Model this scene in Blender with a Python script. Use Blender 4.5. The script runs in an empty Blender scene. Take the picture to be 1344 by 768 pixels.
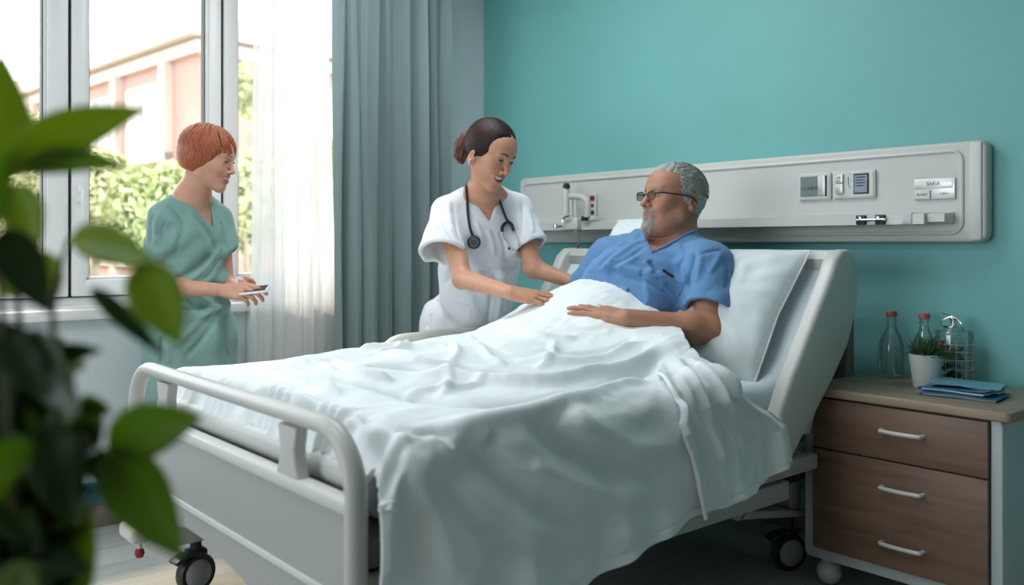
import bpy, bmesh, math, random
import numpy as np
from mathutils import Vector, Matrix, noise
from mathutils.bvhtree import BVHTree

random.seed(7)
RNG = np.random.default_rng(11)
S = bpy.context.scene
COL = S.collection
PI = math.pi

# ------------------------------------------------------------------ camera
CAM_H = 1.10            # eye height of the photographer
FPX = 1173.0            # focal length in pixels of a 1344 px wide picture
CY, SY = 0.6457, 0.7636  # direction of view seen from above: forward = (-SY, CY)
cam_d = bpy.data.cameras.new('camera')
cam_d.sensor_width = 36
cam_d.lens = FPX / 1344 * 36
cam_d.shift_y = -64 / 1344
cam_d.clip_start = 0.05
cam_d.clip_end = 300
cam_d.dof.use_dof = True
cam_d.dof.focus_distance = 3.0
cam_d.dof.aperture_fstop = 2.0
cam = bpy.data.objects.new('camera', cam_d)
COL.objects.link(cam)
cam.location = (0, 0, CAM_H)
cam.rotation_euler = (PI / 2, 0, math.atan2(SY, CY))
S.camera = cam

# ------------------------------------------------------------------ world, sun, exposure
S.view_settings.view_transform = 'Standard'
S.view_settings.look = 'None'
S.view_settings.exposure = 0.76
S.view_settings.gamma = 1
S.view_settings.use_curve_mapping = False
w = bpy.data.worlds.new('sky')
S.world = w
w.use_nodes = True
wn = w.node_tree.nodes
wn['Background'].inputs[0].default_value = (0.86, 0.93, 1.0, 1)
wn['Background'].inputs[1].default_value = 3.2
sun_d = bpy.data.lights.new('sun', 'SUN')
sun_d.energy = 8.5
sun_d.angle = math.radians(6)
sun_d.color = (1.0, 0.76, 0.54)
sun = bpy.data.objects.new('sun', sun_d)
COL.objects.link(sun)
# light travels from outside the windows down into the room
sun.rotation_euler = Vector((0.60, 0.26, -0.86)).to_track_quat('-Z', 'Y').to_euler()
FILL_E = 9.0
for n_, (lx, ly) in enumerate(((-2.0, 0.4), (-2.6, 1.9))):  # unseen lamps added overhead to brighten wall, bed and faces
    ld = bpy.data.lights.new('ceiling_lamp', 'AREA')
    ld.shape = 'RECTANGLE'; ld.size = 1.1; ld.size_y = 0.5
    ld.energy = FILL_E * (0.9, 1.35)[n_]; ld.color = (0.93, 0.97, 1.0)
    lo = bpy.data.objects.new('ceiling_lamp_light', ld)
    COL.objects.link(lo)
    lo.location = (lx, ly, 2.64)
for n_, (py0, py1) in enumerate(((0.12, 2.35),)):
    pd = bpy.data.lights.new('window_portal', 'AREA')
    pd.shape = 'RECTANGLE'; pd.size = 1.62; pd.size_y = 2.24
    pd.cycles.is_portal = True
    po = bpy.data.objects.new('window_portal', pd)
    COL.objects.link(po)
    po.location = (-3.90, 1.23, 1.655)
    po.rotation_euler = (0, -PI / 2, 0)
pd = bpy.data.lights.new('window_portal', 'AREA')  # portal for the opening added behind the camera
pd.shape = 'RECTANGLE'; pd.size = 2.4; pd.size_y = 1.7
pd.cycles.is_portal = True
po = bpy.data.objects.new('window_portal', pd)
COL.objects.link(po)
po.location = (-2.2, -2.66, 1.55)
po.rotation_euler = (PI / 2, 0, 0)
S.cycles.use_denoising = True
S.cycles.max_bounces = 8
S.cycles.transparent_max_bounces = 16
S.cycles.caustics_reflective = False
S.cycles.caustics_refractive = False
S.cycles.sample_clamp_indirect = 8


def ray(px, py):
    u = (px - 672) / FPX
    return Vector((CY * u - SY, SY * u + CY, (320 - py) / FPX))


def at(px, py, t):
    """world point seen at pixel (px, py) at depth t in metres"""
    return Vector((0, 0, CAM_H)) + ray(px, py) * t


def at_x(px, py, x):
    r = ray(px, py)
    return Vector((0, 0, CAM_H)) + r * (x / r.x)


def at_y(px, py, y):
    r = ray(px, py)
    return Vector((0, 0, CAM_H)) + r * (y / r.y)


def at_z(px, py, z):
    r = ray(px, py)
    return Vector((0, 0, CAM_H)) + r * ((z - CAM_H) / r.z)


RIGHT = Vector((CY, SY, 0))      # to the right in the photograph
FWD = Vector((-SY, CY, 0))
UP = Vector((0, 0, 1))

# ------------------------------------------------------------------ materials


def new_mat(name):
    m = bpy.data.materials.new(name)
    m.use_nodes = True
    nt = m.node_tree
    return m, nt, nt.nodes['Principled BSDF']


def mat(name, color, rough=0.5, metal=0.0, spec=0.5, noise_amt=0.0, noise_scale=8.0, bump=0.0, bump_scale=40.0,
        stretch=(1, 1, 1), sheen=0.0, sss=0.0, trans=0.0, coat=0.0):
    m, nt, b = new_mat(name)
    N = nt.nodes
    Lk = nt.links
    b.inputs['Roughness'].default_value = rough
    b.inputs['Metallic'].default_value = metal
    b.inputs['Specular IOR Level'].default_value = spec
    b.inputs['Sheen Weight'].default_value = sheen
    b.inputs['Coat Weight'].default_value = coat
    b.inputs['Transmission Weight'].default_value = trans
    if sss:
        b.inputs['Subsurface Weight'].default_value = sss
        b.inputs['Subsurface Radius'].default_value = (0.012, 0.004, 0.002)
        b.inputs['Subsurface Scale'].default_value = 1.0
    tc = N.new('ShaderNodeTexCoord')
    mp = N.new('ShaderNodeMapping')
    mp.inputs['Scale'].default_value = stretch
    Lk.new(tc.outputs['Object'], mp.inputs['Vector'])
    nz = N.new('ShaderNodeTexNoise')
    nz.inputs['Scale'].default_value = noise_scale
    nz.inputs['Detail'].default_value = 5
    Lk.new(mp.outputs[0], nz.inputs['Vector'])
    mx = N.new('ShaderNodeMix')
    mx.data_type = 'RGBA'
    mx.blend_type = 'MULTIPLY'
    mx.inputs['A'].default_value = (*color, 1)
    rp = N.new('ShaderNodeMapRange')
    rp.inputs['To Min'].default_value = 1 - noise_amt
    rp.inputs['To Max'].default_value = 1 + noise_amt
    Lk.new(nz.outputs[0], rp.inputs['Value'])
    Lk.new(rp.outputs[0], mx.inputs['B'])
    mx.inputs['Factor'].default_value = 1
    Lk.new(mx.outputs['Result'], b.inputs['Base Color'])
    if bump:
        n2 = N.new('ShaderNodeTexNoise')
        n2.inputs['Scale'].default_value = bump_scale
        n2.inputs['Detail'].default_value = 4
        Lk.new(mp.outputs[0], n2.inputs['Vector'])
        bp = N.new('ShaderNodeBump')
        bp.inputs['Strength'].default_value = bump
        bp.inputs['Distance'].default_value = 0.01
        Lk.new(n2.outputs[0], bp.inputs['Height'])
        Lk.new(bp.outputs[0], b.inputs['Normal'])
    m['mx'] = 0
    return m


def vcol_mat(name, rough=0.5, sss=0.0, bump=0.0, bump_scale=300.0, spec=0.4, sheen=0.0, stretch=(1, 1, 1)):
    """material whose colour is the colour attribute 'Col' of the mesh"""
    m = mat(name, (1, 1, 1), rough=rough, sss=sss, bump=bump, bump_scale=bump_scale, spec=spec, sheen=sheen, noise_amt=0.05,
            noise_scale=60, stretch=stretch)
    nt = m.node_tree
    a = nt.nodes.new('ShaderNodeAttribute')
    a.attribute_name = 'Col'
    mx = [n for n in nt.nodes if n.type == 'MIX'][0]
    nt.links.new(a.outputs['Color'], mx.inputs['A'])
    return m


def wood_mat(name, c1, c2, axis=0, scale=1.0, rough=0.45):
    m, nt, b = new_mat(name)
    N, Lk = nt.nodes, nt.links
    tc = N.new('ShaderNodeTexCoord')
    mp = N.new('ShaderNodeMapping')
    st = [14, 14, 14]
    st[axis] = 1.3
    mp.inputs['Scale'].default_value = [s * scale for s in st]
    Lk.new(tc.outputs['Object'], mp.inputs['Vector'])
    n1 = N.new('ShaderNodeTexNoise')
    n1.inputs['Scale'].default_value = 2.2
    n1.inputs['Detail'].default_value = 8
    n1.inputs['Distortion'].default_value = 0.6
    Lk.new(mp.outputs[0], n1.inputs['Vector'])
    cr = N.new('ShaderNodeValToRGB')
    cr.color_ramp.elements[0].position = 0.32
    cr.color_ramp.elements[0].color = (*c1, 1)
    cr.color_ramp.elements[1].position = 0.68
    cr.color_ramp.elements[1].color = (*c2, 1)
    Lk.new(n1.outputs[0], cr.inputs[0])
    Lk.new(cr.outputs[0], b.inputs['Base Color'])
    b.inputs['Roughness'].default_value = rough
    bp = N.new('ShaderNodeBump')
    bp.inputs['Strength'].default_value = 0.12
    bp.inputs['Distance'].default_value = 0.003
    Lk.new(n1.outputs[0], bp.inputs['Height'])
    Lk.new(bp.outputs[0], b.inputs['Normal'])
    return m


def thin_glass(name, tint=(1, 1, 1), base=0.04, rough=0.0):
    """thin pane or thin-walled vessel: see-through with a Fresnel reflection"""
    m = bpy.data.materials.new(name)
    m.use_nodes = True
    nt = m.node_tree
    N, Lk = nt.nodes, nt.links
    N.clear()
    out = N.new('ShaderNodeOutputMaterial')
    tr = N.new('ShaderNodeBsdfTransparent')
    tr.inputs[0].default_value = (*tint, 1)
    gl = N.new('ShaderNodeBsdfGlossy')
    gl.inputs['Roughness'].default_value = rough
    lw = N.new('ShaderNodeLayerWeight')
    lw.inputs['Blend'].default_value = 0.25
    mr = N.new('ShaderNodeMapRange')
    mr.inputs['To Min'].default_value = base
    mr.inputs['To Max'].default_value = 0.75
    Lk.new(lw.outputs['Fresnel'], mr.inputs['Value'])
    mx = N.new('ShaderNodeMixShader')
    Lk.new(mr.outputs[0], mx.inputs[0])
    Lk.new(tr.outputs[0], mx.inputs[1])
    Lk.new(gl.outputs[0], mx.inputs[2])
    Lk.new(mx.outputs[0], out.inputs[0])
    return m


def sheer_mat(name):
    m = bpy.data.materials.new(name)
    m.use_nodes = True
    nt = m.node_tree
    N, Lk = nt.nodes, nt.links
    N.clear()
    out = N.new('ShaderNodeOutputMaterial')
    tp = N.new('ShaderNodeBsdfTransparent')
    tl = N.new('ShaderNodeBsdfTranslucent')
    tl.inputs[0].default_value = (0.93, 0.93, 0.92, 1)
    df = N.new('ShaderNodeBsdfDiffuse')
    df.inputs[0].default_value = (0.93, 0.93, 0.92, 1)
    m1 = N.new('ShaderNodeMixShader')
    m1.inputs[0].default_value = 0.42
    Lk.new(tl.outputs[0], m1.inputs[1])
    Lk.new(df.outputs[0], m1.inputs[2])
    lw = N.new('ShaderNodeLayerWeight')
    lw.inputs['Blend'].default_value = 0.35
    mr = N.new('ShaderNodeMapRange')
    mr.inputs['To Min'].default_value = 0.84
    mr.inputs['To Max'].default_value = 0.95
    Lk.new(lw.outputs['Facing'], mr.inputs['Value'])
    m2 = N.new('ShaderNodeMixShader')
    Lk.new(mr.outputs[0], m2.inputs[0])
    Lk.new(tp.outputs[0], m2.inputs[1])
    Lk.new(m1.outputs[0], m2.inputs[2])
    Lk.new(m2.outputs[0], out.inputs[0])
    return m


M = {}
M['teal'] = mat('teal_wall_paint', (0.175, 0.475, 0.46), rough=0.55, noise_amt=0.04, noise_scale=3, bump=0.05, bump_scale=180)
M['white_wall'] = mat('white_wall_paint', (0.70, 0.75, 0.78), rough=0.6, noise_amt=0.02, bump=0.04, bump_scale=180)
M['grey_wall'] = mat('grey_wall_paint', (0.30, 0.33, 0.34), rough=0.6)
M['ceiling'] = mat('ceiling_paint', (0.82, 0.82, 0.80), rough=0.8)
M['skirting'] = mat('teal_skirting_paint', (0.045, 0.22, 0.27), rough=0.4)
M['baseboard'] = mat('brown_baseboard', (0.20, 0.165, 0.145), rough=0.5, noise_amt=0.1)
M['upvc'] = mat('white_window_plastic', (0.80, 0.80, 0.80), rough=0.35)
M['seal'] = mat('dark_rubber_seal', (0.03, 0.035, 0.035), rough=0.6)
M['glass'] = thin_glass('window_glass', (0.97, 0.99, 0.98), 0.02)
M['bed_plastic'] = mat('grey_cream_bed_plastic', (0.50, 0.50, 0.47), rough=0.38, noise_amt=0.02)
M['bed_light'] = mat('pale_bed_plastic', (0.60, 0.61, 0.58), rough=0.35, noise_amt=0.02)
M['bed_dark'] = mat('dark_bed_steel', (0.035, 0.035, 0.037), rough=0.45, metal=0.3)
M['bed_grey'] = mat('grey_bed_steel', (0.22, 0.215, 0.20), rough=0.4, metal=0.2)
M['chrome'] = mat('chrome', (0.75, 0.75, 0.76), rough=0.15, metal=1.0)
M['rubber'] = mat('black_rubber', (0.018, 0.020, 0.026), rough=0.5)
M['red'] = mat('red_plastic', (0.30, 0.02, 0.02), rough=0.35)
M['linen'] = mat('white_linen', (0.80, 0.85, 0.86), rough=0.85, sheen=0.15, bump=0.10, bump_scale=28, noise_amt=0.015, stretch=(1, 1, 1))
M['sheet'] = mat('pale_blue_sheet', (0.66, 0.76, 0.80), rough=0.85, sheen=0.15, bump=0.18, bump_scale=22)
M['pillow'] = mat('pillow_cotton', (0.72, 0.79, 0.80), rough=0.85, sheen=0.15, bump=0.22, bump_scale=20, stretch=(1, 1, 0.6))
M['curtain'] = mat('grey_green_curtain_fabric', (0.20, 0.275, 0.275), rough=0.8, sheen=0.2, bump=0.1, bump_scale=120, noise_amt=0.05)
M['sheer'] = sheer_mat('sheer_white_voile')
M['panel'] = mat('off_white_panel', (0.62, 0.63, 0.60), rough=0.4, noise_amt=0.01)
M['panel_edge'] = mat('panel_edge_white', (0.68, 0.69, 0.66), rough=0.35)
M['wood'] = wood_mat('brown_oak_laminate', (0.165, 0.095, 0.060), (0.235, 0.145, 0.095), axis=0, scale=1.0)
M['wood_top'] = wood_mat('light_oak_top', (0.27, 0.195, 0.14), (0.36, 0.27, 0.19), axis=0, scale=1.0)
M['stand_white'] = mat('nightstand_white', (0.55, 0.60, 0.60), rough=0.4)
M['pot'] = mat('white_ceramic_pot', (0.62, 0.66, 0.62), rough=0.35)
M['soil'] = mat('potting_soil', (0.03, 0.02, 0.012), rough=0.95, bump=0.6, bump_scale=90)
M['leaf_small'] = mat('small_green_leaf', (0.045, 0.11, 0.04), rough=0.45, noise_amt=0.3, noise_scale=30)
M['bottle_glass'] = thin_glass('clear_bottle_glass', (0.93, 0.97, 0.96), 0.10)
M['bottle_cap'] = mat('red_bottle_cap', (0.45, 0.09, 0.09), rough=0.4)
M['blue_folder'] = mat('blue_folder_card', (0.035, 0.17, 0.30), rough=0.45, noise_amt=0.08)
M['blue_light'] = mat('pale_blue_folder_card', (0.16, 0.38, 0.48), rough=0.45, noise_amt=0.08)
M['paper'] = mat('white_paper', (0.62, 0.68, 0.72), rough=0.8)
M['ink'] = mat('dark_print', (0.03, 0.03, 0.035), rough=0.7)


def add_planks():
    m, nt, b = new_mat('pale_grey_plank_floor')
    N, Lk = nt.nodes, nt.links
    tc = N.new('ShaderNodeTexCoord')
    mp = N.new('ShaderNodeMapping')
    mp.inputs['Rotation'].default_value = (0, 0, PI / 2)
    Lk.new(tc.outputs['Object'], mp.inputs['Vector'])
    br = N.new('ShaderNodeTexBrick')
    br.inputs['Scale'].default_value = 1.0
    br.inputs['Mortar Size'].default_value = 0.0025
    br.inputs['Brick Width'].default_value = 1.3
    br.inputs['Row Height'].default_value = 0.17
    br.inputs['Color1'].default_value = (0.40, 0.42, 0.40, 1)
    br.inputs['Color2'].default_value = (0.46, 0.47, 0.44, 1)
    br.inputs['Mortar'].default_value = (0.28, 0.29, 0.28, 1)
    Lk.new(mp.outputs[0], br.inputs['Vector'])
    mp2 = N.new('ShaderNodeMapping')
    mp2.inputs['Scale'].default_value = (14, 1.2, 1)
    Lk.new(tc.outputs['Object'], mp2.inputs['Vector'])
    nz = N.new('ShaderNodeTexNoise')
    nz.inputs['Scale'].default_value = 2.5
    nz.inputs['Detail'].default_value = 6
    Lk.new(mp2.outputs[0], nz.inputs['Vector'])
    mr = N.new('ShaderNodeMapRange')
    mr.inputs['To Min'].default_value = 0.75
    mr.inputs['To Max'].default_value = 1.2
    Lk.new(nz.outputs[0], mr.inputs['Value'])
    mx = N.new('ShaderNodeMix')
    mx.data_type = 'RGBA'
    mx.blend_type = 'MULTIPLY'
    mx.inputs['Factor'].default_value = 1
    Lk.new(br.outputs['Color'], mx.inputs['A'])
    Lk.new(mr.outputs[0], mx.inputs['B'])
    Lk.new(mx.outputs['Result'], b.inputs['Base Color'])
    b.inputs['Roughness'].default_value = 0.38
    return m


M['floor'] = add_planks()

# ------------------------------------------------------------------ mesh builders


class MB:
    """collects shapes into one mesh"""

    def __init__(s):
        s.v = []
        s.f = []
        s.fm = []

    def add(s, vs, fs, mi=0):
        o = len(s.v)
        s.v += [tuple(p) for p in vs]
        s.f += [tuple(o + i for i in f) for f in fs]
        s.fm += [mi] * len(fs)
        return s

    def bm(s, bm, mi=0):
        bm.verts.index_update()
        s.add([v.co[:] for v in bm.verts], [[v.index for v in f.verts] for f in bm.faces], mi)
        bm.free()
        return s

    def box(s, c, d, bev=0.0, seg=2, rot=None, mi=0):
        bm = bmesh.new()
        bmesh.ops.create_cube(bm, size=1)
        for v in bm.verts:
            v.co = Vector((v.co.x * d[0], v.co.y * d[1], v.co.z * d[2]))
        if bev:
            bmesh.ops.bevel(bm, geom=bm.edges[:], offset=min(bev, min(d) * 0.49), segments=seg, affect='EDGES', profile=0.5)
        R = rot if rot is not None else Matrix.Identity(3)
        for v in bm.verts:
            v.co = R @ v.co + Vector(c)
        return s.bm(bm, mi)

    def box2(s, lo, hi, bev=0.0, seg=2, mi=0):
        lo, hi = Vector(lo), Vector(hi)
        return s.box((lo + hi) / 2, hi - lo, bev, seg, None, mi)

    def tube(s, pts, r, n=10, cap=True, mi=0, closed=False, flat=None, up=None):
        """sweep along pts; r a number or list; flat=(a,b) scales the section's two axes"""
        P = [Vector(p) for p in pts]
        k = len(P)
        R = r if isinstance(r, (list, tuple)) else [r] * k
        vs = []
        prev = None
        for i, p in enumerate(P):
            if closed:
                t = (P[(i + 1) % k] - P[i - 1]).normalized()
            else:
                t = (P[min(i + 1, k - 1)] - P[max(i - 1, 0)]).normalized()
            if prev is None:
                a = Vector(up) if up is not None else (Vector((0, 0, 1)) if abs(t.z) < 0.9 else Vector((1, 0, 0)))
                a = (a - t * a.dot(t)).normalized()
            else:
                a = (prev - t * prev.dot(t)).normalized()
            prev = a
            b = t.cross(a)
            fa, fb = flat if flat else (1, 1)
            for j in range(n):
                q = 2 * PI * j / n
                vs.append(p + a * (math.cos(q) * R[i] * fa) + b * (math.sin(q) * R[i] * fb))
        fs = []
        kk = k if closed else k - 1
        for i in range(kk):
            i2 = (i + 1) % k
            for j in range(n):
                fs.append((i * n + j, i * n + (j + 1) % n, i2 * n + (j + 1) % n, i2 * n + j))
        if cap and not closed:
            fs.append(tuple(range(n))[::-1])
            fs.append(tuple(range((k - 1) * n, k * n)))
        return s.add(vs, fs, mi)

    def lathe(s, prof, c=(0, 0, 0), n=32, R=None, mi=0, cap=False):
        """prof: list of (radius, height) around local z"""
        c = Vector(c)
        R = R if R is not None else Matrix.Identity(3)
        vs = []
        for (r, z) in prof:
            for j in range(n):
                q = 2 * PI * j / n
                vs.append(c + R @ Vector((r * math.cos(q), r * math.sin(q), z)))
        fs = []
        for i in range(len(prof) - 1):
            for j in range(n):
                fs.append((i * n + j, i * n + (j + 1) % n, (i + 1) * n + (j + 1) % n, (i + 1) * n + j))
        if cap:
            fs.append(tuple(range(n))[::-1])
            fs.append(tuple(range((len(prof) - 1) * n, len(prof) * n)))
        return s.add(vs, fs, mi)

    def prism(s, poly, fn, a, b, mi=0, bev=0.0):
        """poly: list of 2D points; fn(u, v, w) -> 3D; extruded from w=a to w=b"""
        bm = bmesh.new()
        lo = [bm.verts.new(fn(u, v, a)) for u, v in poly]
        hi = [bm.verts.new(fn(u, v, b)) for u, v in poly]
        n = len(poly)
        bm.faces.new(lo[::-1])
        bm.faces.new(hi)
        for i in range(n):
            bm.faces.new((lo[i], lo[(i + 1) % n], hi[(i + 1) % n], hi[i]))
        bmesh.ops.recalc_face_normals(bm, faces=bm.faces[:])
        if bev:
            ed = [e for e in bm.edges if (e.verts[0] in lo) == (e.verts[1] in lo)]
            bmesh.ops.bevel(bm, geom=ed, offset=bev, segments=3, affect='EDGES', profile=0.5)
        return s.bm(bm, mi)

    def grid(s, V, ni, nj, mi=0, wrap=False):
        fs = []
        for i in range(ni - 1):
            for j in range(nj - 1):
                fs.append((i * nj + j, (i + 1) * nj + j, (i + 1) * nj + j + 1, i * nj + j + 1))
        return s.add(V, fs, mi)

    def build(s, name, mats, parent=None, smooth=True, angle=40, origin=None, fix=True):
        me = bpy.data.meshes.new(name)
        V = s.v
        if origin is not None:
            o = Vector(origin)
            V = [tuple(Vector(p) - o) for p in V]
        me.from_pydata(V, [], s.f)
        mats = mats if isinstance(mats, (list, tuple)) else [mats]
        for m_ in mats:
            me.materials.append(m_)
        me.polygons.foreach_set('material_index', s.fm)
        if fix:
            bm = bmesh.new()
            bm.from_mesh(me)
            bmesh.ops.recalc_face_normals(bm, faces=bm.faces[:])
            bm.to_mesh(me)
            bm.free()
        me.update()
        if smooth:
            me.shade_smooth()
            me.set_sharp_from_angle(angle=math.radians(angle))
        ob = bpy.data.objects.new(name, me)
        COL.objects.link(ob)
        if origin is not None:
            ob.location = origin
        if parent is not None:
            ob.parent = parent
            ob.matrix_parent_inverse = parent.matrix_world.inverted() if False else Matrix.Identity(4)
            if parent.location.length > 0 or True:
                ob.location = Vector(ob.location) - world_loc(parent)
        return ob


def world_loc(o):
    p = Vector(o.location)
    while o.parent is not None:
        o = o.parent
        p = p + Vector(o.location)
    return p


def thing(name, loc, label, cat, group=None):
    o = bpy.data.objects.new(name, None)
    o.empty_display_size = 0.05
    COL.objects.link(o)
    o.location = loc
    return tag(o, label, cat, group)


def tag(o, label=None, cat=None, group=None, kind=None):
    if label:
        o['label'] = label
    if cat:
        o['category'] = cat
    if group:
        o['group'] = group
    if kind:
        o['kind'] = kind
    return o


def arc(c, r, a0, a1, n, ax1, ax2):
    c, ax1, ax2 = Vector(c), Vector(ax1), Vector(ax2)
    return [c + ax1 * (r * math.cos(a0 + (a1 - a0) * i / n)) + ax2 * (r * math.sin(a0 + (a1 - a0) * i / n)) for i in range(n + 1)]


def smooth_path(pts, k=6):
    """Catmull-Rom through points"""
    P = [Vector(p) for p in pts]
    out = []
    for i in range(len(P) - 1):
        p0 = P[max(i - 1, 0)]; p1 = P[i]; p2 = P[i + 1]; p3 = P[min(i + 2, len(P) - 1)]
        for j in range(k):
            t = j / k
            out.append(0.5 * ((2 * p1) + (p2 - p0) * t + (2 * p0 - 5 * p1 + 4 * p2 - p3) * t * t + (3 * p1 - p0 - 3 * p2 + p3) * t ** 3))
    out.append(P[-1])
    return out

# ================================================================== THE SETTING
WX, WY = -3.86, 3.06          # window wall plane and teal wall plane
KX = -3.70                    # face of the boxed-out wall under the windows
RX, FY = 1.60, -2.6           # right and front ends of the room
CZ = 2.70
tag(MB().box2((WX - 0.1, FY, -0.08), (RX, WY + 0.1, 0.0)).build('floor', M['floor']), kind='structure')
tag(MB().box2((WX - 0.1, FY, CZ), (RX, WY + 0.1, CZ + 0.1)).build('ceiling', M['ceiling']), kind='structure')
tag(MB().box2((WX, WY, 0), (RX, WY + 0.12, CZ)).build('wall_back', M['teal']), kind='structure')
tag(MB().box2((RX, FY, 0), (RX + 0.12, WY + 0.12, CZ)).build('wall_right', M['grey_wall']), kind='structure')
wf = MB()          # the wall behind the photographer, with a wide opening added for frontal fill light
wf.box2((WX - 0.12, FY - .12, 0), (RX + .12, FY, .7))
wf.box2((WX - 0.12, FY - .12, 2.4), (RX + .12, FY, CZ))
wf.box2((WX - 0.12, FY - .12, .7), (-3.4, FY, 2.4))
wf.box2((-1.0, FY - .12, .7), (RX + .12, FY, 2.4))
tag(wf.build('wall_front', M['grey_wall'], smooth=False), kind='structure')
wl = MB()
WY0, WY1, WZ0, WZ1 = 0.10, 2.36, 0.848, 2.46
wl.box2((WX - 0.12, FY, 0), (KX, WY, 0.806))
wl.box2((WX - 0.12, FY, 0.806), (WX, WY0, CZ))
wl.box2((WX - 0.12, WY1, 0.806), (WX, WY, CZ))
wl.box2((WX - 0.12, WY0, WZ1), (WX, WY1, CZ))
tag(wl.build('wall_left', M['white_wall'], smooth=False), kind='structure')
# grooves of the boarding under the windows
bt = MB()
for yy in (0.55, 1.62, 2.42):
    bt.box2((KX, yy, 0.17), (KX + 0.012, yy + 0.03, 0.806), bev=0.003)
tag(bt.build('trim_1', M['white_wall']), kind='structure')
sk = MB().box2((KX, FY, 0.085), (KX + 0.018, WY, 0.175), bev=0.004).box2((KX + 0.01, FY, 0.155), (KX + 0.024, WY, 0.167), bev=0.003)
tag(sk.build('trim_2', M['skirting']), kind='structure')
tag(MB().box2((KX, FY, 0.0), (KX + 0.022, WY, 0.085), bev=0.003).build('baseboard_left', M['baseboard']), kind='structure')
tag(MB().box2((KX, WY - 0.018, 0.0), (RX, WY, 0.085), bev=0.003).build('baseboard_back', M['baseboard']), kind='structure')
sill = MB().box2((WX + 0.002, WY0 - 0.3, 0.808), (KX + 0.04, WY - 0.002, 0.848), bev=0.006)
tag(sill.build('window_4', M['upvc']), label='white window sill board', kind='structure')


def sash(idx, y0, y1, gy0, gy1, handle=None):
    """one window: outer frame y0..y1, glass gy0..gy1"""
    fr = MB()
    z0, z1 = WZ0, WZ1
    gz0, gz1 = 0.955, 2.36
    x0, x1 = WX - 0.05, WX + 0.025
    bz = 0.890
    # fixed frame
    fr.box2((WX - 0.09, y0 - 0.006, z0), (WX + 0.005, y1 + 0.006, bz - 0.004), bev=0.004)
    fr.box2((WX - 0.09, y0 - 0.006, z1 - 0.03), (WX + 0.005, y1 + 0.006, z1), bev=0.004)
    # sash members
    fr.box2((x0, y0 + .004, bz), (x1, gy0, z1 - 0.035), bev=0.006)
    fr.box2((x0, gy1, bz), (x1, y1 - .004, z1 - 0.035), bev=0.006)
    fr.box2((x0, gy0 - .01, bz), (x1, gy1 + .01, gz0), bev=0.006)
    fr.box2((x0, gy0 - .01, gz1), (x1, gy1 + .01, z1 - 0.035), bev=0.006)
    # glazing bead step
    for (a, b) in (((x0 + .02, gy0 - .002, gz0), (x1 - .012, gy0 + .012, gz1)), ((x0 + .02, gy1 - .012, gz0), (x1 - .012, gy1 + .002, gz1)),
                   ((x0 + .02, gy0, gz0 - .002), (x1 - .012, gy1, gz0 + .012))):
        fr.box2(a, b, bev=0.003)
    o = tag(fr.build('window_%d' % idx, M['upvc']), kind='structure')
    se = MB()
    for (a, b) in (((WX - .06, y0 + .0005, bz - .004), (WX + .012, y0 + .0035, z1 - .035)), ((WX - .06, y1 - .0035, bz - .004), (WX + .012, y1 - .0005, z1 - .035)),
                   ((WX - .06, y0, bz - .004), (WX + .012, y1, bz)),
                   ((x0 + .018, gy1 - .016, gz0 + .012), (x1 - .016, gy1 - .011, gz1)), ((x0 + .018, gy0 + .012, gz0 + .012), (x1 - .018, gy0 + .015, gz1))):
        se.box2(a, b)
    se.build('window_seal', M['seal'], o, smooth=False)
    MB().box2((WX - 0.016, gy0 + .002, gz0 + .002), (WX - 0.010, gy1 - .002, gz1 - .002)).build('window_pane', M['glass'], o, smooth=False)
    if handle:
        h = MB().box((x1 + .006, handle, 1.30), (.012, .022, .07), bev=.004)
        h.tube([(x1 + .012, handle, 1.31), (x1 + .04, handle, 1.31), (x1 + .045, handle, 1.30), (x1 + .045, handle, 1.20)], .007, 8)
        h.build('window_handle', M['upvc'], o)
    return o


sash(1, WY0 + .01, 0.948, 0.20, 0.868)
sash(2, 0.952, 1.570, 1.012, 1.511, handle=0.985)
sash(3, 1.574, WY1 - .01, 1.636, 2.285)

# ------------------------------------------------------------------ outside
GZ = -4.2
tag(MB().box2((-90, -60, GZ - .2), (WX - 2, 90, GZ)).build('ground_outside', mat('pale_paving', (0.28, 0.26, 0.22), rough=0.9, noise_amt=0.2, noise_scale=0.5)), kind='structure')
wallm = mat('salmon_render', (0.42, 0.235, 0.19), rough=0.8, noise_amt=0.06)
trimm = mat('pale_concrete_band', (0.50, 0.42, 0.36), rough=0.8)
paneg = mat('far_window_glass', (0.42, 0.40, 0.38), rough=0.3)
CT = 24.0
c0 = at(262, 320, CT)
dl = (FWD * 0.70 - RIGHT * 0.714)   # left facade runs away to the left
dr = (FWD * 0.714 + RIGHT * 0.70)
ztop = CAM_H + (320 - 24) / FPX * CT
bld = thing('apartment_block', (c0.x, c0.y, GZ), 'pale salmon building with rows of windows seen through the window glass', 'building')


def bfn(u, v, w):       # u along left facade, v height, w outward
    return Vector((c0.x, c0.y, 0)) + dl * u - dr * w + Vector((0, 0, v))


def rfn(u, v, w):
    return Vector((c0.x, c0.y, 0)) + dr * u - dl * w + Vector((0, 0, v))


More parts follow.
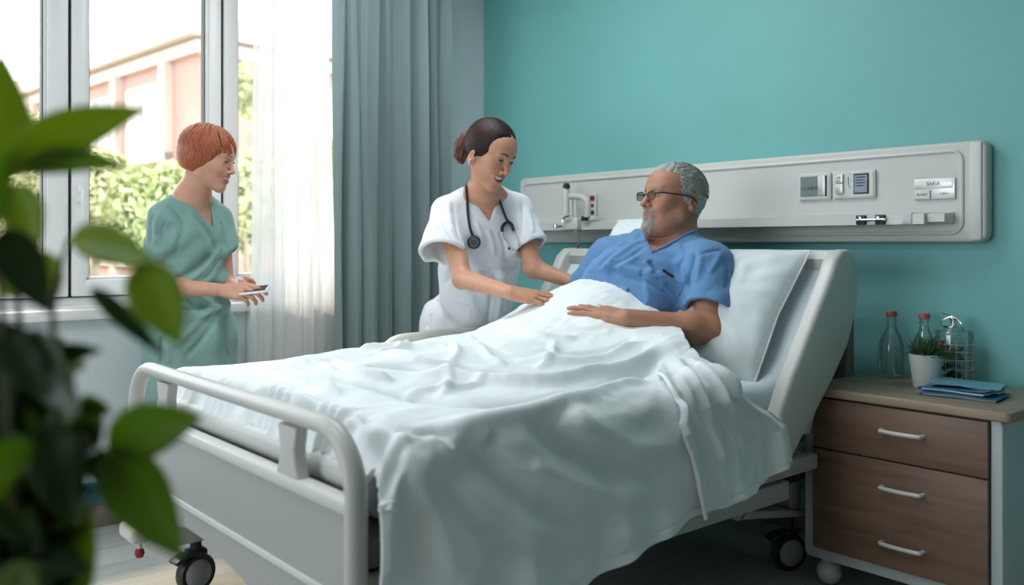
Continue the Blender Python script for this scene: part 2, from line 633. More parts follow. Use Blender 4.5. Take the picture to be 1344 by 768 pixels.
LL, LR = 18.0, 16.0
MB().prism([(0, GZ), (LL, GZ), (LL, ztop - .6), (0, ztop - .6)], bfn, 0, -LR).build('wall', wallm, bld, smooth=False)
cm = MB().prism([(-.5, ztop - .55), (LL + .5, ztop - .55), (LL + .5, ztop), (-.5, ztop)], bfn, .5, -LR - .5)
cm.prism([(-.2, ztop - .95), (LL + .2, ztop - .95), (LL + .2, ztop - .6), (-.2, ztop - .6)], bfn, .2, -LR - .2)
cm.build('roof_cornice', trimm, bld, smooth=False)
bb = MB()
for zf in (ztop - 3.6, ztop - 6.6, ztop - 9.6):
    bb.prism([(1.6, zf - .12), (LL, zf - .12), (LL, zf + .12), (1.6, zf + .12)], bfn, .25, -.1)
for uu in (1.6, 5.0, 8.6, 12.4):
    bb.prism([(uu, GZ), (uu + .35, GZ), (uu + .35, ztop - .9), (uu, ztop - .9)], bfn, .28, -.1)
bb.build('facade_bands', trimm, bld, smooth=False)
for zf in (ztop - 3.4, ztop - 6.4, ztop - 9.4):
    for uu in (2.3, 5.7, 9.4, 13.2):
        fw = MB().prism([(uu, zf), (uu + 2.3, zf), (uu + 2.3, zf + 2.0), (uu, zf + 2.0)], bfn, .10, -.1)
        fo = fw.build('window_frame', trimm, bld, smooth=False)
        pn = MB()
        for q in (0, 1):
            pn.prism([(uu + .12 + q * 1.1, zf + .12), (uu + 1.08 + q * 1.1, zf + .12), (uu + 1.08 + q * 1.1, zf + 1.88), (uu + .12 + q * 1.1, zf + 1.88)], bfn, .13, .05)
        pn.build('pane', paneg, fo, smooth=False)
    for uu in (3.0, 8.0):
        fo = MB().prism([(uu, zf), (uu + 1.6, zf), (uu + 1.6, zf + 2.0), (uu, zf + 2.0)], rfn, .10, -.1).build('window_frame', trimm, bld, smooth=False)
        MB().prism([(uu + .15, zf + .15), (uu + 1.45, zf + .15), (uu + 1.45, zf + 1.85), (uu + .15, zf + 1.85)], rfn, .13, .05).build('pane', paneg, fo, smooth=False)

treem = [mat('yellow_green_foliage', (0.50, 0.50, 0.28), rough=0.8, noise_amt=0.5, noise_scale=3),
         mat('mid_green_foliage', (0.38, 0.42, 0.20), rough=0.8, noise_amt=0.5, noise_scale=3),
         mat('olive_foliage', (0.36, 0.33, 0.18), rough=0.8, noise_amt=0.5, noise_scale=3)]
barkm = mat('grey_bark', (0.30, 0.24, 0.18), rough=0.9, noise_amt=0.3)


def tree(px, py_top, t, wpx, label, mi, seed):
    rng = np.random.default_rng(seed)
    top = at(px, py_top, t)
    wd = wpx / FPX * t / 2
    base = Vector((top.x, top.y, GZ))
    o = thing('garden_tree', base, label, 'tree')
    h = top.z - GZ
    tb = MB().tube([base, base + Vector((.1, 0, h * .5)), base + Vector((-.1, .1, h * .85))], [.16, .11, .04], 8)
    for k in range(7):
        a = k * 2.4
        s0 = base + Vector((0, 0, h * (.35 + .06 * k)))
        tb.tube([s0, s0 + Vector((math.cos(a) * wd * .4, math.sin(a) * wd * .4, h * .12)), s0 + Vector((math.cos(a) * wd * .75, math.sin(a) * wd * .75, h * .2))], [.06, .04, .015], 6)
    tb.build('trunk', barkm, o)
    fb = MB()
    n = 4200
    V, Fc = [], []
    zc = top.z - min(h * .45, wd * 1.1)
    rz = top.z - zc
    for k in range(n):
        d = rng.normal(size=3)
        d /= np.linalg.norm(d)
        r = rng.uniform(.35, 1.0) ** .5
        lump = 1 + .18 * math.sin(5 * d[0] + seed) * math.cos(4 * d[1] + 3 * d[2])
        c = np.array([top.x + d[0] * wd * r * lump, top.y + d[1] * wd * r * lump, zc + d[2] * rz * r * lump])
        s_ = rng.uniform(.05, .12) * (t / 14)
        a_ = rng.normal(size=3); a_ /= np.linalg.norm(a_)
        b_ = np.cross(a_, rng.normal(size=3)); b_ /= np.linalg.norm(b_)
        i0 = len(V)
        V += [c - a_ * s_, c + b_ * s_ * .5, c + a_ * s_, c - b_ * s_ * .5]
        Fc.append((i0, i0 + 1, i0 + 2, i0 + 3))
    fb.add(V, Fc)
    fb.build('foliage', treem[mi], o, fix=False)
    return o


tree(120, 190, 13, 120, 'yellow-green garden tree left of the red-haired woman, against the building', 0, 1)
tree(205, 215, 11, 130, 'green garden tree directly behind the red-haired woman', 1, 2)
tree(22, 150, 14, 120, 'tree in the leftmost window pane behind the houseplant', 2, 3)
tree(330, 85, 17, 60, 'tall narrow tree beside the sheer curtain', 0, 4)
tree(328, 205, 12, 110, 'bushy tree in the right window below the tall narrow tree', 0, 5)
tree(420, 170, 15, 110, 'tree seen faintly through the sheer curtain', 2, 6)
tree(60, 225, 10, 110, 'low olive tree behind the window post', 2, 8)


# ------------------------------------------------------------------ curtains
def drape(name, y0, y1, x, z0, z1, folds, amp, material, seed, lean=0.0, nz=40, nj=240, thick=0.0):
    rnd = random.Random(seed)
    ph = [rnd.uniform(-.5, .5) for _ in range(40)]
    V = []
    for i in range(nz):
        fz = i / (nz - 1)
        z = z0 + (z1 - z0) * fz
        for j in range(nj):
            s = j / (nj - 1)
            q = s * folds
            k = int(q)
            w_ = q * 2 * PI + .55 * math.sin(q * 1.7 + seed) + ph[k % 40] * .4
            a = amp * (0.75 + .35 * math.sin(k * 2.3 + seed)) * (1 - .25 * fz)
            xx = x + a * math.sin(w_) + .25 * a * math.sin(2.1 * w_ + 1.3 * fz * 3)
            xx += 0.006 * math.sin(7 * fz + q * 3)
            yy = y0 + (y1 - y0) * (s + .012 * math.sin(w_ * 2)) + lean * (1 - fz) * (s - .5) + .006 * math.sin(5 * fz + 4 * q)
            V.append((xx, yy, z))
    return MB().grid(V, nz, nj).build(name, material, origin=(x, (y0 + y1) / 2, z0), fix=False, angle=180)


cu = drape('curtain', 1.968, 2.585, -3.560, 0.03, 2.58, 7.0, 0.062, M['curtain'], 3, lean=.03)
tag(cu, 'heavy grey-green curtain hanging from ceiling rail to floor beside the teal wall', 'curtain')
sh = drape('curtain', 1.64, 1.955, -3.615, 0.05, 2.58, 6.0, 0.022, M['sheer'], 5, lean=.12)
tag(sh, 'sheer white curtain hanging in front of the bright window', 'curtain')
tag(MB().tube([(-3.59, -.1, 2.61), (-3.59, 2.9, 2.61)], .014, 12).box((-3.59, -.05, 2.655), (.02, .02, .09)).box((-3.59, 2.8, 2.655), (.02, .02, .09)).build(
    'curtain_rod', M['chrome']), 'long metal curtain rod under the ceiling above the windows', 'curtain rod')
# frames around the two added fill lamps, above the view
for n_, (lx, ly) in enumerate(((-2.0, 0.4), (-2.6, 1.9))):
    hb = MB()
    for (a, b) in (((-.58, -.28), (.58, -.25)), ((-.58, .25), (.58, .28)), ((-.58, -.25), (-.55, .25)), ((.55, -.25), (.58, .25))):
        hb.box2((lx + a[0], ly + a[1], 2.63), (lx + b[0], ly + b[1], 2.70))
    tag(hb.build('ceiling_lamp', M['upvc'], smooth=False), ('rectangular white ceiling lamp frame nearer the camera', 'rectangular white ceiling lamp frame over the bed')[n_], 'ceiling lamp', 'ceiling lamps')

# ================================================================== WALL PANEL
PXL, PXR, PZ0, PZ1 = -3.50, -1.205, 1.105, 1.436
hw = thing('headwall_panel', ((PXL + PXR) / 2, WY, 1.27), 'long off-white medical panel fixed to the teal wall above the bed', 'wall panel')


def rrect(x0, x1, z0, z1, r, n=6):
    pts = []
    for (cx, cz, a) in ((x1 - r, z1 - r, 0), (x0 + r, z1 - r, 90), (x0 + r, z0 + r, 180), (x1 - r, z0 + r, 270)):
        for i in range(n + 1):
            q = math.radians(a + 90 * i / n)
            pts.append((cx + r * math.cos(q), cz + r * math.sin(q)))
    return pts


fnp = lambda u, v, w_: (u, WY - w_, v)
MB().prism(rrect(PXL, PXR, PZ0, PZ1, .03), fnp, 0.0, .05, bev=.010).build('panel_body', M['panel'], hw)
rim = [Vector((u, WY - .052, v)) for u, v in rrect(PXL + .03, PXR - .075, PZ0 + .03, PZ1 - .03, .035)]
MB().tube(rim, .006, 8, closed=True).build('panel_bead', M['panel_edge'], hw)
MB().box2((PXR - .05, WY - .058, PZ0 + .006), (PXR - .012, WY - .03, PZ1 - .006), bev=.008).build('end_cap', M['panel_edge'], hw)
rl = MB()
rl.prism([(0, 1.165), (.085, 1.165), (.085, 1.200), (0, 1.205)], lambda u, v, w_: (w_, WY - .05 - u, v), PXL + .09, PXR - .16, bev=.004)
rl.prism([(0, 1.165), (.07, 1.172), (.07, 1.198), (0, 1.205)], lambda u, v, w_: (w_, WY - .05 - u, v), PXR - .16, PXR - .10, bev=.004)
rl.build('shelf_rail', M['panel_edge'], hw)
MB().box2((PXR - .235, WY - .139, 1.166), (PXR - .20, WY - .05, 1.204), bev=.004).build('rail_end', M['panel'], hw)
xa, _, _ = at_y(1143, 285, WY - .13)
for dx in (0, .055):
    MB().box((xa - .03 + dx * 1.25, WY - .139, 1.182), (.034, .014, .033), bev=.003).build('rail_clip', M['bed_dark'], hw)
cl = MB().tube([(xa - .04, WY - .148, 1.182), (xa + .06, WY - .148, 1.182)], .005, 8)
for dx in (-.02, .045):
    cl.box((xa - .01 + dx, WY - .149, 1.188), (.012, .008, .012), bev=.002)
cl.build('clip_pin', M['chrome'], hw)


def text_mesh(name, s, size, loc, rotx, parent, material, ext=0.0004, sx=1.0):
    cu_ = bpy.data.curves.new(name, 'FONT')
    cu_.body = s
    cu_.size = size
    cu_.extrude = ext
    cu_.align_x = 'CENTER'
    cu_.align_y = 'CENTER'
    tmp = bpy.data.objects.new(name, cu_)
    COL.objects.link(tmp)
    bpy.context.view_layer.update()
    me = bpy.data.meshes.new_from_object(tmp.evaluated_get(bpy.context.evaluated_depsgraph_get()))
    bpy.data.objects.remove(tmp)
    me.materials.clear()
    me.materials.append(material)
    o = bpy.data.objects.new(name, me)
    COL.objects.link(o)
    o.rotation_euler = rotx
    o.scale = (sx, 1, 1)
    o.parent = parent
    o.location = Vector(loc) - world_loc(parent)
    return o


lcd = mat('grey_lcd', (0.20, 0.25, 0.25), rough=0.25)
silver = mat('brushed_silver', (0.62, 0.62, 0.60), rough=0.35, metal=0.6)
bluescr = mat('blue_grey_screen', (0.28, 0.33, 0.42), rough=0.25)
FR = (PI / 2, 0, 0)
yf = WY - .05
# left control plate
g1 = thing('control_plate', (-1.81, yf, 1.31), 'small framed grey display plate with handwritten mark, left of its neighbour on the wall panel', 'control plate')
x0, x1 = -1.875, -1.742
MB().prism(rrect(x0, x1, 1.262, 1.362, .008), fnp, .05, .062, bev=.003).prism(rrect(x0 + .006, x1 - .006, 1.268, 1.356, .006), fnp, .062, .065).build('frame', M['panel_edge'], g1)
MB().box2((x0 + .012, yf - .0165, 1.275), (x1 - .052, yf - .01, 1.350)).build('display', lcd, g1)
MB().box2((x1 - .050, yf - .018, 1.276), (x1 - .020, yf - .01, 1.350), bev=.002).build('paper_label', silver, g1)
MB().box2((x1 - .019, yf - .0160, 1.274), (x1 - .013, yf - .01, 1.351)).build('display_edge', M['ink'], g1)
text_mesh('marking', '~1.NPA', .022, (x0 + .048, yf - .0168, 1.305), FR, g1, M['ink'])
# right control plate
g2 = thing('control_plate', (-1.65, yf, 1.31), 'wide framed plate with silver switch and small blue-grey screen on the wall panel', 'control plate')
x0, x1 = -1.735, -1.572
MB().prism(rrect(x0, x1, 1.262, 1.362, .008), fnp, .05, .062, bev=.003).prism(rrect(x0 + .006, x1 - .006, 1.268, 1.356, .006), fnp, .062, .065).build('frame', M['panel_edge'], g2)
MB().box2((x0 + .018, yf - .024, 1.281), (x0 + .046, yf - .01, 1.316), bev=.002).box2((x0 + .018, yf - .024, 1.318), (x0 + .046, yf - .01, 1.351), bev=.002).build('rocker_switch', silver, g2)
text_mesh('marking', '1.IN', .009, (x0 + .032, yf - .0245, 1.338), FR, g2, M['ink'])
MB().tube([(x0 + .062, yf - .017, 1.340), (x0 + .062, yf - .017, 1.310), (x0 + .070, yf - .019, 1.304)], .003, 6).build('toggle', M['panel_edge'], g2)
MB().box2((x0 + .084, yf - .018, 1.277), (x0 + .142, yf - .01, 1.350), bev=.003).build('screen_bezel', M['ink'], g2)
MB().box2((x0 + .089, yf - .0190, 1.282), (x0 + .137, yf - .0175, 1.344)).build('screen', bluescr, g2)
lm = MB()
for k in range(4):
    lm.box2((x0 + .094, yf - .0195, 1.335 - .010 * k), (x0 + .130 - .006 * (k % 2), yf - .0189, 1.338 - .010 * k))
lm.build('screen_lines', M['ink'], g2)
# name plates
g3 = thing('name_plate', (-1.365, yf, 1.29), 'silver two-row name plate near the right end of the wall panel', 'name plate')
x0, x1 = -1.436, -1.300
MB().box2((x0, yf - .008, 1.248), (x1, yf - .0, 1.318), bev=.002).build('plate', silver, g3)
MB().box2((x0 + .004, yf - .0095, 1.284), (x1 - .008, yf - .0075, 1.314), bev=.0008).build('upper_strip', silver, g3)
MB().box2((x0 + .002, yf - .013, 1.250), (x0 + .056, yf - .007, 1.280), bev=.0012).build('lower_tag', M['panel_edge'], g3)
text_mesh('marking', 'SAKIA', .017, (x0 + .066, yf - .0098, 1.300), FR, g3, M['ink'])
text_mesh('marking', 'EL-ASET', .010, (x0 + .030, yf - .0133, 1.265), FR, g3, M['ink'])
text_mesh('marking', '-<A>-', .015, (x0 + .100, yf - .0084, 1.266), FR, g3, M['ink'])

# ------------------------------------------------------------------ bracket device on the rail
dv = thing('suction_bracket', (-3.2, yf - .07, 1.2), 'white bedside suction bracket with vertical handle clamped on the panel rail behind the nurse', 'medical bracket')
yd = WY - .15


def dp(px, py, dy=0.0):
    return at_y(px, py, yd - dy)


MB().tube([dp(743, 247), dp(743, 281)], .0155, 14).build('handle', M['panel_edge'], dv)
MB().lathe([(.0, .018), (.014, .014), (.018, 0), (.014, -.012), (0, -.014)], dp(743.5, 245), 14).build('knob', M['rubber'], dv)
MB().tube(smooth_path([dp(748, 258), dp(757, 258), dp(766, 260), dp(771, 267), dp(771, 285)], 5), .015, 12).build('hose_arm', M['bed_light'], dv)
b_ = MB()
b_.tube([dp(750, 254), dp(750, 300)], .009, 10)
b_.tube([dp(756, 257), dp(756, 305)], .007, 10)
b_.build('post', M['panel'], dv)
MB().box(dp(752, 294) + Vector((0, .02, 0)), (.085, .07, .055), bev=.006).box(dp(772, 287) + Vector((0, .03, 0)), (.05, .05, .02), bev=.004).build('clamp_body', M['panel_edge'], dv)
MB().box(dp(769, 287, -.01), (.035, .03, .022), bev=.003).build('clamp_pad', M['rubber'], dv)
MB().tube(smooth_path([dp(739, 291, .03), dp(740, 286, .03), dp(748, 283, .03)], 4), .005, 8).tube([dp(728, 297, .03), dp(738, 297, .03)], .005, 8).lathe(
    [(0, .012), (.014, .008), (.014, -.008), (0, -.012)], dp(730, 296.5, .03), 12).build('tap', M['chrome'], dv)
MB().tube(smooth_path([dp(757, 304, .01), dp(759, 312, .01), dp(760, 320, .01), dp(758, 324, .01), dp(756, 321, .01)], 5), .005, 8).build('hook', M['bed_grey'], dv)
g4 = thing('alarm_switch', (-3.08, yf, 1.3), 'slim wall switch strip with a red button beside the suction bracket', 'switch')
q = at_y(780, 270, yf)
MB().box((q.x, yf - .006, q.z), (.045, .012, .115), bev=.003).build('switch_plate', M['panel'], g4)
MB().box((q.x, yf - .014, q.z + .035), (.026, .008, .022), bev=.002).build('red_button', M['red'], g4)
MB().box((q.x, yf - .013, q.z - .0), (.016, .006, .014), bev=.002).box((q.x, yf - .013, q.z - .032), (.020, .006, .018), bev=.002).build('black_button', M['ink'], g4)

# ================================================================== BED
BXL, BXR = -2.85, -1.53
bed = thing('hospital_bed', ((BXL + BXR) / 2, 1.9, 0), 'large adjustable hospital bed with cream footboard rail in the middle of the room', 'bed')
fy_ = 0.895
fb_ = thing_fb = bpy.data.objects.new('footboard', None)
COL.objects.link(fb_)
fb_.parent = bed
# outer rail loop (flattened tube)
zt = .728
r_ = .13
path = [Vector((BXL, fy_, .24)), Vector((BXL, fy_, zt - r_))]
path += arc((BXL + r_, fy_, zt - r_), r_, PI, PI / 2, 8, (1, 0, 0), (0, 0, 1))[1:]
path += arc((BXR - r_, fy_, zt - r_), r_, PI / 2, 0, 8, (1, 0, 0), (0, 0, 1))
path += [Vector((BXR, fy_, .24))]
MB().tube(path, .024, 16, flat=(1.0, .80), up=(0, 1, 0)).build('footboard_rail', M['bed_plastic'], fb_)
pts = [(BXL + .012, .26), (BXL + .25, .30), (BXL + .45, .335), (BXL + .62, .335), (BXL + .82, .30), (BXR - .18, .20), (BXR - .012, .17),
       (BXR - .012, .575), (BXL + .012, .575)]
MB().prism(pts, lambda u, v, w_: (u, fy_ + w_, v), -.014, .016, bev=.005).build('footboard_panel', mat('bed_panel_grey', (0.36, 0.37, 0.35), rough=0.42), fb_)
tb_ = MB().box2((BXL + .01, fy_ - .022, .568), (BXR - .01, fy_ + .022, .596), bev=.007)
tb_.prism([(BXL + .015, .388), (BXR - .015, .388), (BXR - .015, .404), (BXL + .015, .404)], lambda u, v, w_: (u, fy_ + w_, v), -.019, -.01, bev=.003)
tb_.build('footboard_trim', M['bed_light'], fb_)
for xc in (-1.80, -2.58):
    pr = [(-.055, .585), (-.040, .62), (-.033, .655), (-.045, .705), (.045, .705), (.033, .655), (.040, .62), (.055, .585)]
    MB().prism([(xc + a, b) for a, b in pr], lambda u, v, w_: (u, fy_ + w_, v), -.016, .016, bev=.006).build('footboard_upright', M['bed_plastic'], fb_)
# corner bumper and lower tongue at the foot
for xc, sg in ((BXL, 1), (BXR, -1)):
    bp_ = MB().box((xc + sg * .035, fy_ - .005, .225), (.13, .085, .05), bev=.018, seg=3)
    bp_.build('corner_bumper', M['bed_light'], fb_)
MB().tube([(BXL + .06, fy_ - .01, .20), (BXL + .06, fy_ - .01, .175)], .007, 8).build('bumper_pin', M['bed_light'], fb_)
MB().lathe([(0, .016), (.012, .012), (.015, 0), (.011, -.012), (0, -.015)], (BXL + .06, fy_ - .01, .165), 12).build('red_knob', M['red'], fb_)
# frame
fr_ = MB()
fr_.tube([(BXL + .05, .975, .605), (BXR - .05, .975, .605)], .036, 14)
fr_.build('foot_deck_tube', M['bed_light'], bed)
f2 = MB()
for xc in (BXL + .03, BXR - .03):
    f2.box2((xc - .022, .92, .385), (xc + .022, 2.575, .435), bev=.008)
for xc in (BXL + .05, BXR - .12):
    f2.box2((xc - .022, 2.50, .385), (xc + .022, 2.94, .435), bev=.008)
f2.box2((BXL + .03, 2.9, .385), (BXR - .10, 2.94, .435), bev=.006)
f2.box2((BXL + .03, 2.52, .385), (BXR - .03, 2.575, .435), bev=.006)
f2.box2((BXL + .03, .93, .385), (BXR - .03, .97, .435), bev=.006)
f2.build('upper_frame', M['bed_plastic'], bed)
f3 = MB()
for xc in (BXL + .04, BXR - .035):
    f3.box2((xc - .022, .93, .315), (xc + .022, 2.42, .374), bev=.006)
f3.box2((BXL + .04, 1.0, .32), (BXR - .04, 1.06, .37), bev=.006)
f3.box2((BXL + .04, 2.36, .32), (BXR - .04, 2.42, .37), bev=.006)
f3.build('lower_frame', M['bed_plastic'], bed)
MB().box2((BXL + .03, .94, .44), (BXR - .03, 2.25, .50), bev=.01).build('mattress_deck', M['bed_grey'], bed)
dk = MB()
for yy in (1.2, 1.6, 2.0):
    dk.box2((BXL + .06, yy, .436), (BXR - .06, yy + .05, .442))
for xc in (-2.5, -1.9):
    dk.tube([(xc, 1.3, .36), (xc, 2.5, .40)], .02, 8)
    dk.tube([(xc, 2.3, .40), (xc, 2.72, .78)], .016, 8)
dk.box2((-2.5, 2.45, .27), (-1.75, 2.75, .36), bev=.02)
dk.build('lifting_mechanism', M['bed_dark'], bed)
hd = MB()
for xc in (BXL + .05, BXR - .09):
    hd.box2((xc - .02, 2.86, .22), (xc + .02, 2.91, .98), bev=.006)
hd.box2((BXL + .05, 2.875, .45), (BXR - .09, 2.895, .95), bev=.005)
hd.box2((BXL + .05, 2.86, .22), (BXR - .09, 2.90, .28), bev=.005)
hd.build('headboard', M['bed_grey'], bed)
mc = MB()
for k in range(5):
    mc.tube([(BXR - .12, 2.40 + .05 * k, .345 - .004 * k), (BXR - .075, 2.42 + .05 * k, .355)], .013, 8)
mc.box2((BXR - .12, 2.38, .33), (BXR - .08, 2.86, .37), bev=.004)
mc.build('hinge_linkage', M['bed_dark'], bed)


def caster(px_, py_, lock, yaw):
    o = bpy.data.objects.new('caster', None)
    COL.objects.link(o)
    o.parent = bed
    o.location = Vector((px_, py_, 0)) - world_loc(bed)
    Rz = Matrix.Rotation(yaw, 3, 'Z')
    base = Vector((px_, py_, 0))
    R_ = .062
    Rl = Rz @ Matrix.Rotation(PI / 2, 3, 'Y')
    c_ = base + Vector((0, 0, R_))
    wt = MB()
    wt.lathe([(R_ - .018, -.019), (R_ - .006, -.020), (R_, -.012), (R_, .012), (R_ - .006, .020), (R_ - .018, .019)], c_, 32, Rl)
    wt.build('tyre', M['rubber'], o)
    hb_ = MB()
    for s_ in (-1, 1):
        hb_.lathe([(0, .026 * s_), (.02, .025 * s_), (R_ - .020, .021 * s_), (R_ - .016, .017 * s_), (R_ - .017, 0)], c_, 28, Rl)
    hb_.build('wheel_disc', M['caster_disc'], o)
    fk = MB().box(c_ + Rz @ Vector((0, .0, .066)), (.050, .06, .02), bev=.006)
    fk.lathe([(.018, .045), (.018, .13)], c_, 14, cap=True)
    fk.box(c_ + Rz @ Vector((0, -.055, .058)), (.05, .05, .012), rot=Rz @ Matrix.Rotation(.4, 3, 'X'), bev=.004)
    fk.build('fork', M['rubber'], o)
    return o


M['caster_disc'] = mat('caster_disc_grey', (0.36, 0.38, 0.36), rough=0.5)
caster(-2.80, 1.06, True, .15)
caster(-1.66, 1.06, True, .3)
caster(-1.70, 2.66, True, -.45)
caster(-2.72, 2.66, True, -.45)
lg = []
for (xc, yc) in ((-2.80, 1.06), (-1.66, 1.06), (-1.70, 2.66), (-2.72, 2.66)):
    l_ = MB()
    if yc < 2:
        l_.box2((xc - .045, yc - .08, .17), (xc + .045, yc + .06, .40), bev=.008)
    else:
        l_.box2((xc - .03, yc - .03, .19), (xc + .03, yc + .03, .39), bev=.006)
        l_.prism([(yc - .33, .245), (yc + .03, .185), (yc + .03, .205), (yc - .30, .268)], lambda u, v, w_: (w_, u, v), xc - .05, xc + .05, bev=.004)
        l_.box2((xc - .04, yc - .34, .24), (xc + .04, yc - .28, .33), bev=.004)
    l_.build('leg', M['bed_plastic'], bed)
MB().box2((-2.76, 1.02, .22), (-1.70, 1.09, .32), bev=.006).build('foot_crossbar', mat('brown_grey_steel', (0.13, 0.11, 0.10), rough=.5), bed)

# backrest shell: curved side wings and rounded top
BX0, BX1 = -2.80, -1.495
wing = [(2.28, .47), (2.30, .60), (2.36, .70), (2.585, 1.005), (2.61, 1.050), (2.65, 1.080), (2.69, 1.082), (2.725, 1.062), (2.748, 1.02), (2.755, .97),
        (2.735, .88), (2.68, .77), (2.60, .68), (2.50, .585), (2.42, .515), (2.36, .455), (2.31, .435)]
bk = MB().prism(wing, lambda u, v, w_: (w_, u, v), BX1 - .055, BX1, bev=.014)
bk.build('backrest_wing', M['bed_light'], bed)
bk = MB().prism(wing, lambda u, v, w_: (w_, u, v), BX0, BX0 + .055, bev=.014)
bk.build('backrest_wing', M['bed_light'], bed)
bk = MB().prism([(2.50, .50), (2.70, .90), (2.66, 1.0), (2.64, 1.05), (2.655, 1.078), (2.69, 1.080), (2.722, 1.060), (2.745, 1.02), (2.755, .95), (2.70, .80), (2.54, .50)],
                lambda u, v, w_: (w_, u, v), BX0 + .05, BX1 - .05, bev=.008)
bk.build('backrest_panel', M['bed_light'], bed)
q0 = at_x(762, 352, BX0 + .02)
MB().box((BX0 - .006, q0.y + .0, q0.z), (.02, .09, .05), bev=.006).build('wing_slot', M['bed_grey'], bed)
# folded-down far side rail
MB().tube(smooth_path([(BX0 - .045, 1.75, .56), (BX0 - .045, 1.80, .72), (BX0 - .045, 1.95, .745), (BX0 - .045, 2.25, .745), (BX0 - .045, 2.34, .72), (BX0 - .045, 2.38, .56)], 5),
          .018, 12).box2((BX0 - .06, 1.8, .44), (BX0 - .03, 2.34, .60), bev=.008).build('side_rail', M['bed_light'], bed)

# ------------------------------------------------------------------ mattress following the deck
BEND_Y, MZ = 2.33, .675


def deck(y):
    """mattress top height along the bed"""
    if y < BEND_Y:
        return MZ
    s = y - BEND_Y
    a = .16
    if s < a:
        return MZ + .5 * 1.41 * s * s / a
    return MZ + 1.41 * (s - a / 2)


mt = MB()
prof = []
ys = [.985] + [1.0 + .05 * k for k in range(32)]
ys = [y for y in [.985] + [1.0 + .05 * k for k in range(40)] if y < 2.66]
NX = 26
V = []
for i, y in enumerate(ys):
    z = deck(y)
    slope = 0 if y < BEND_Y else min(1.41, 1.41 * (y - BEND_Y) / .16)
    nrm = Vector((0, -slope, 1)).normalized()
    th = .155 - .05 * min(max((y - 2.2) / .2, 0), 1)
    top = Vector((0, y, z))
    row = []
    x0, x1 = BXL + .05, BXR - .075 + .05 * min(max((y - 2.2) / .2, 0), 1)
    r = .045
    for k in range(9):
        a = PI / 2 * k / 8
        row.append((x0 + r - r * math.sin(a + 0) if False else x0 + r - r * math.cos(a), r - r * math.sin(a)))
    inner = [(x0 + r + (x1 - x0 - 2 * r) * k / 10, 0) for k in range(1, 10)]
    row += inner
    for k in range(9):
        a = PI / 2 * k / 8
        row.append((x1 - r + r * math.sin(a), r - r * math.cos(a)))
    row += [(x1, th - .02), (x1 - .02, th), (x0 + .02, th), (x0, th - .02)]
    for (xx, dd) in row:
        e = 0.0
        if i == 0:
            dd = min(max(dd, .03), th - .03)
        V.append(top + Vector((xx, 0, 0)) - nrm * dd)
n = len(row)
fs = []
for i in range(len(ys) - 1):
    for j in range(n):
        fs.append((i * n + j, i * n + (j + 1) % n, (i + 1) * n + (j + 1) % n, (i + 1) * n + j))
fs.append(tuple(range(n)))
fs.append(tuple(range((len(ys) - 1) * n, len(ys) * n))[::-1])
mt.add(V, fs)
mt_o = mt.build('mattress', M['sheet'], origin=(-2.2, 1.7, .6))
tag(mt_o, 'thick bed mattress in a pale blue fitted sheet under the patient', 'mattress')

# ================================================================== NIGHTSTAND
NX0, NX1, NY0, NY1 = -1.605, -1.000, 2.60, 3.035
ns = thing('nightstand', ((NX0 + NX1) / 2, (NY0 + NY1) / 2, 0), 'brown wood-front bedside cabinet with three white handles right of the bed', 'nightstand')
z0 = .09
bd = MB()
fnn = lambda u, v, w_: (u, w_, v)
bd.prism(rrect(NX0, NX1, z0, .617, .022), fnn, NY0 + .004, NY1, bev=.004)
bd.build('cabinet_body', M['stand_white'], ns)
MB().prism(rrect(NX0 + .035, NX1 - .03, z0 + .035, .612, .004), fnn, NY0, NY0 + .01).build('front_recess', M['ink'], ns)
MB().prism(rrect(NX0 - .005, NX1 + .03, NY0 - .02, NY1 + .0, .02), lambda u, v, w_: (u, v, w_), .615, .642, bev=.004).build('top_board', M['wood_top'], ns)


def drawer(za, zb, handles):
    d_ = MB().box2((NX0 + .038, NY0 - .012, za), (NX1 - .033, NY0 + .006, zb), bev=.002).build('drawer', M['wood'], ns)
    for hx, hz in handles:
        h_ = MB().tube(smooth_path([(hx - .062, NY0 - .012, hz), (hx - .060, NY0 - .030, hz), (hx - .050, NY0 - .036, hz), (hx, NY0 - .040, hz),
                                    (hx + .050, NY0 - .036, hz), (hx + .060, NY0 - .030, hz), (hx + .062, NY0 - .012, hz)], 4), .0062, 8)
        h_.build('handle', M['panel_edge'], d_)


hx = -1.272
drawer(.452, .608, [(hx, .540)])
drawer(z0 + .038, .447, [(hx, .370), (hx, .204)])
for (cx, cy) in ((NX0 + .06, NY0 + .05), (NX1 - .05, NY0 + .05), (NX0 + .06, NY1 - .05), (NX1 - .05, NY1 - .05)):
    cs = MB()
    cs.lathe([(0, -.034), (.016, -.033), (.030, -.026), (.038, -.012), (.040, 0), (.038, .012), (.030, .026), (.016, .033), (0, .034)], (cx, cy, .040), 24, Matrix.Rotation(1.2, 3, 'Y'))
    cs.box((cx, cy, .072), (.028, .04, .04), bev=.008)
    cs.build('caster', M['panel_edge'], ns)

# ---- things on the nightstand
TZ = .6425


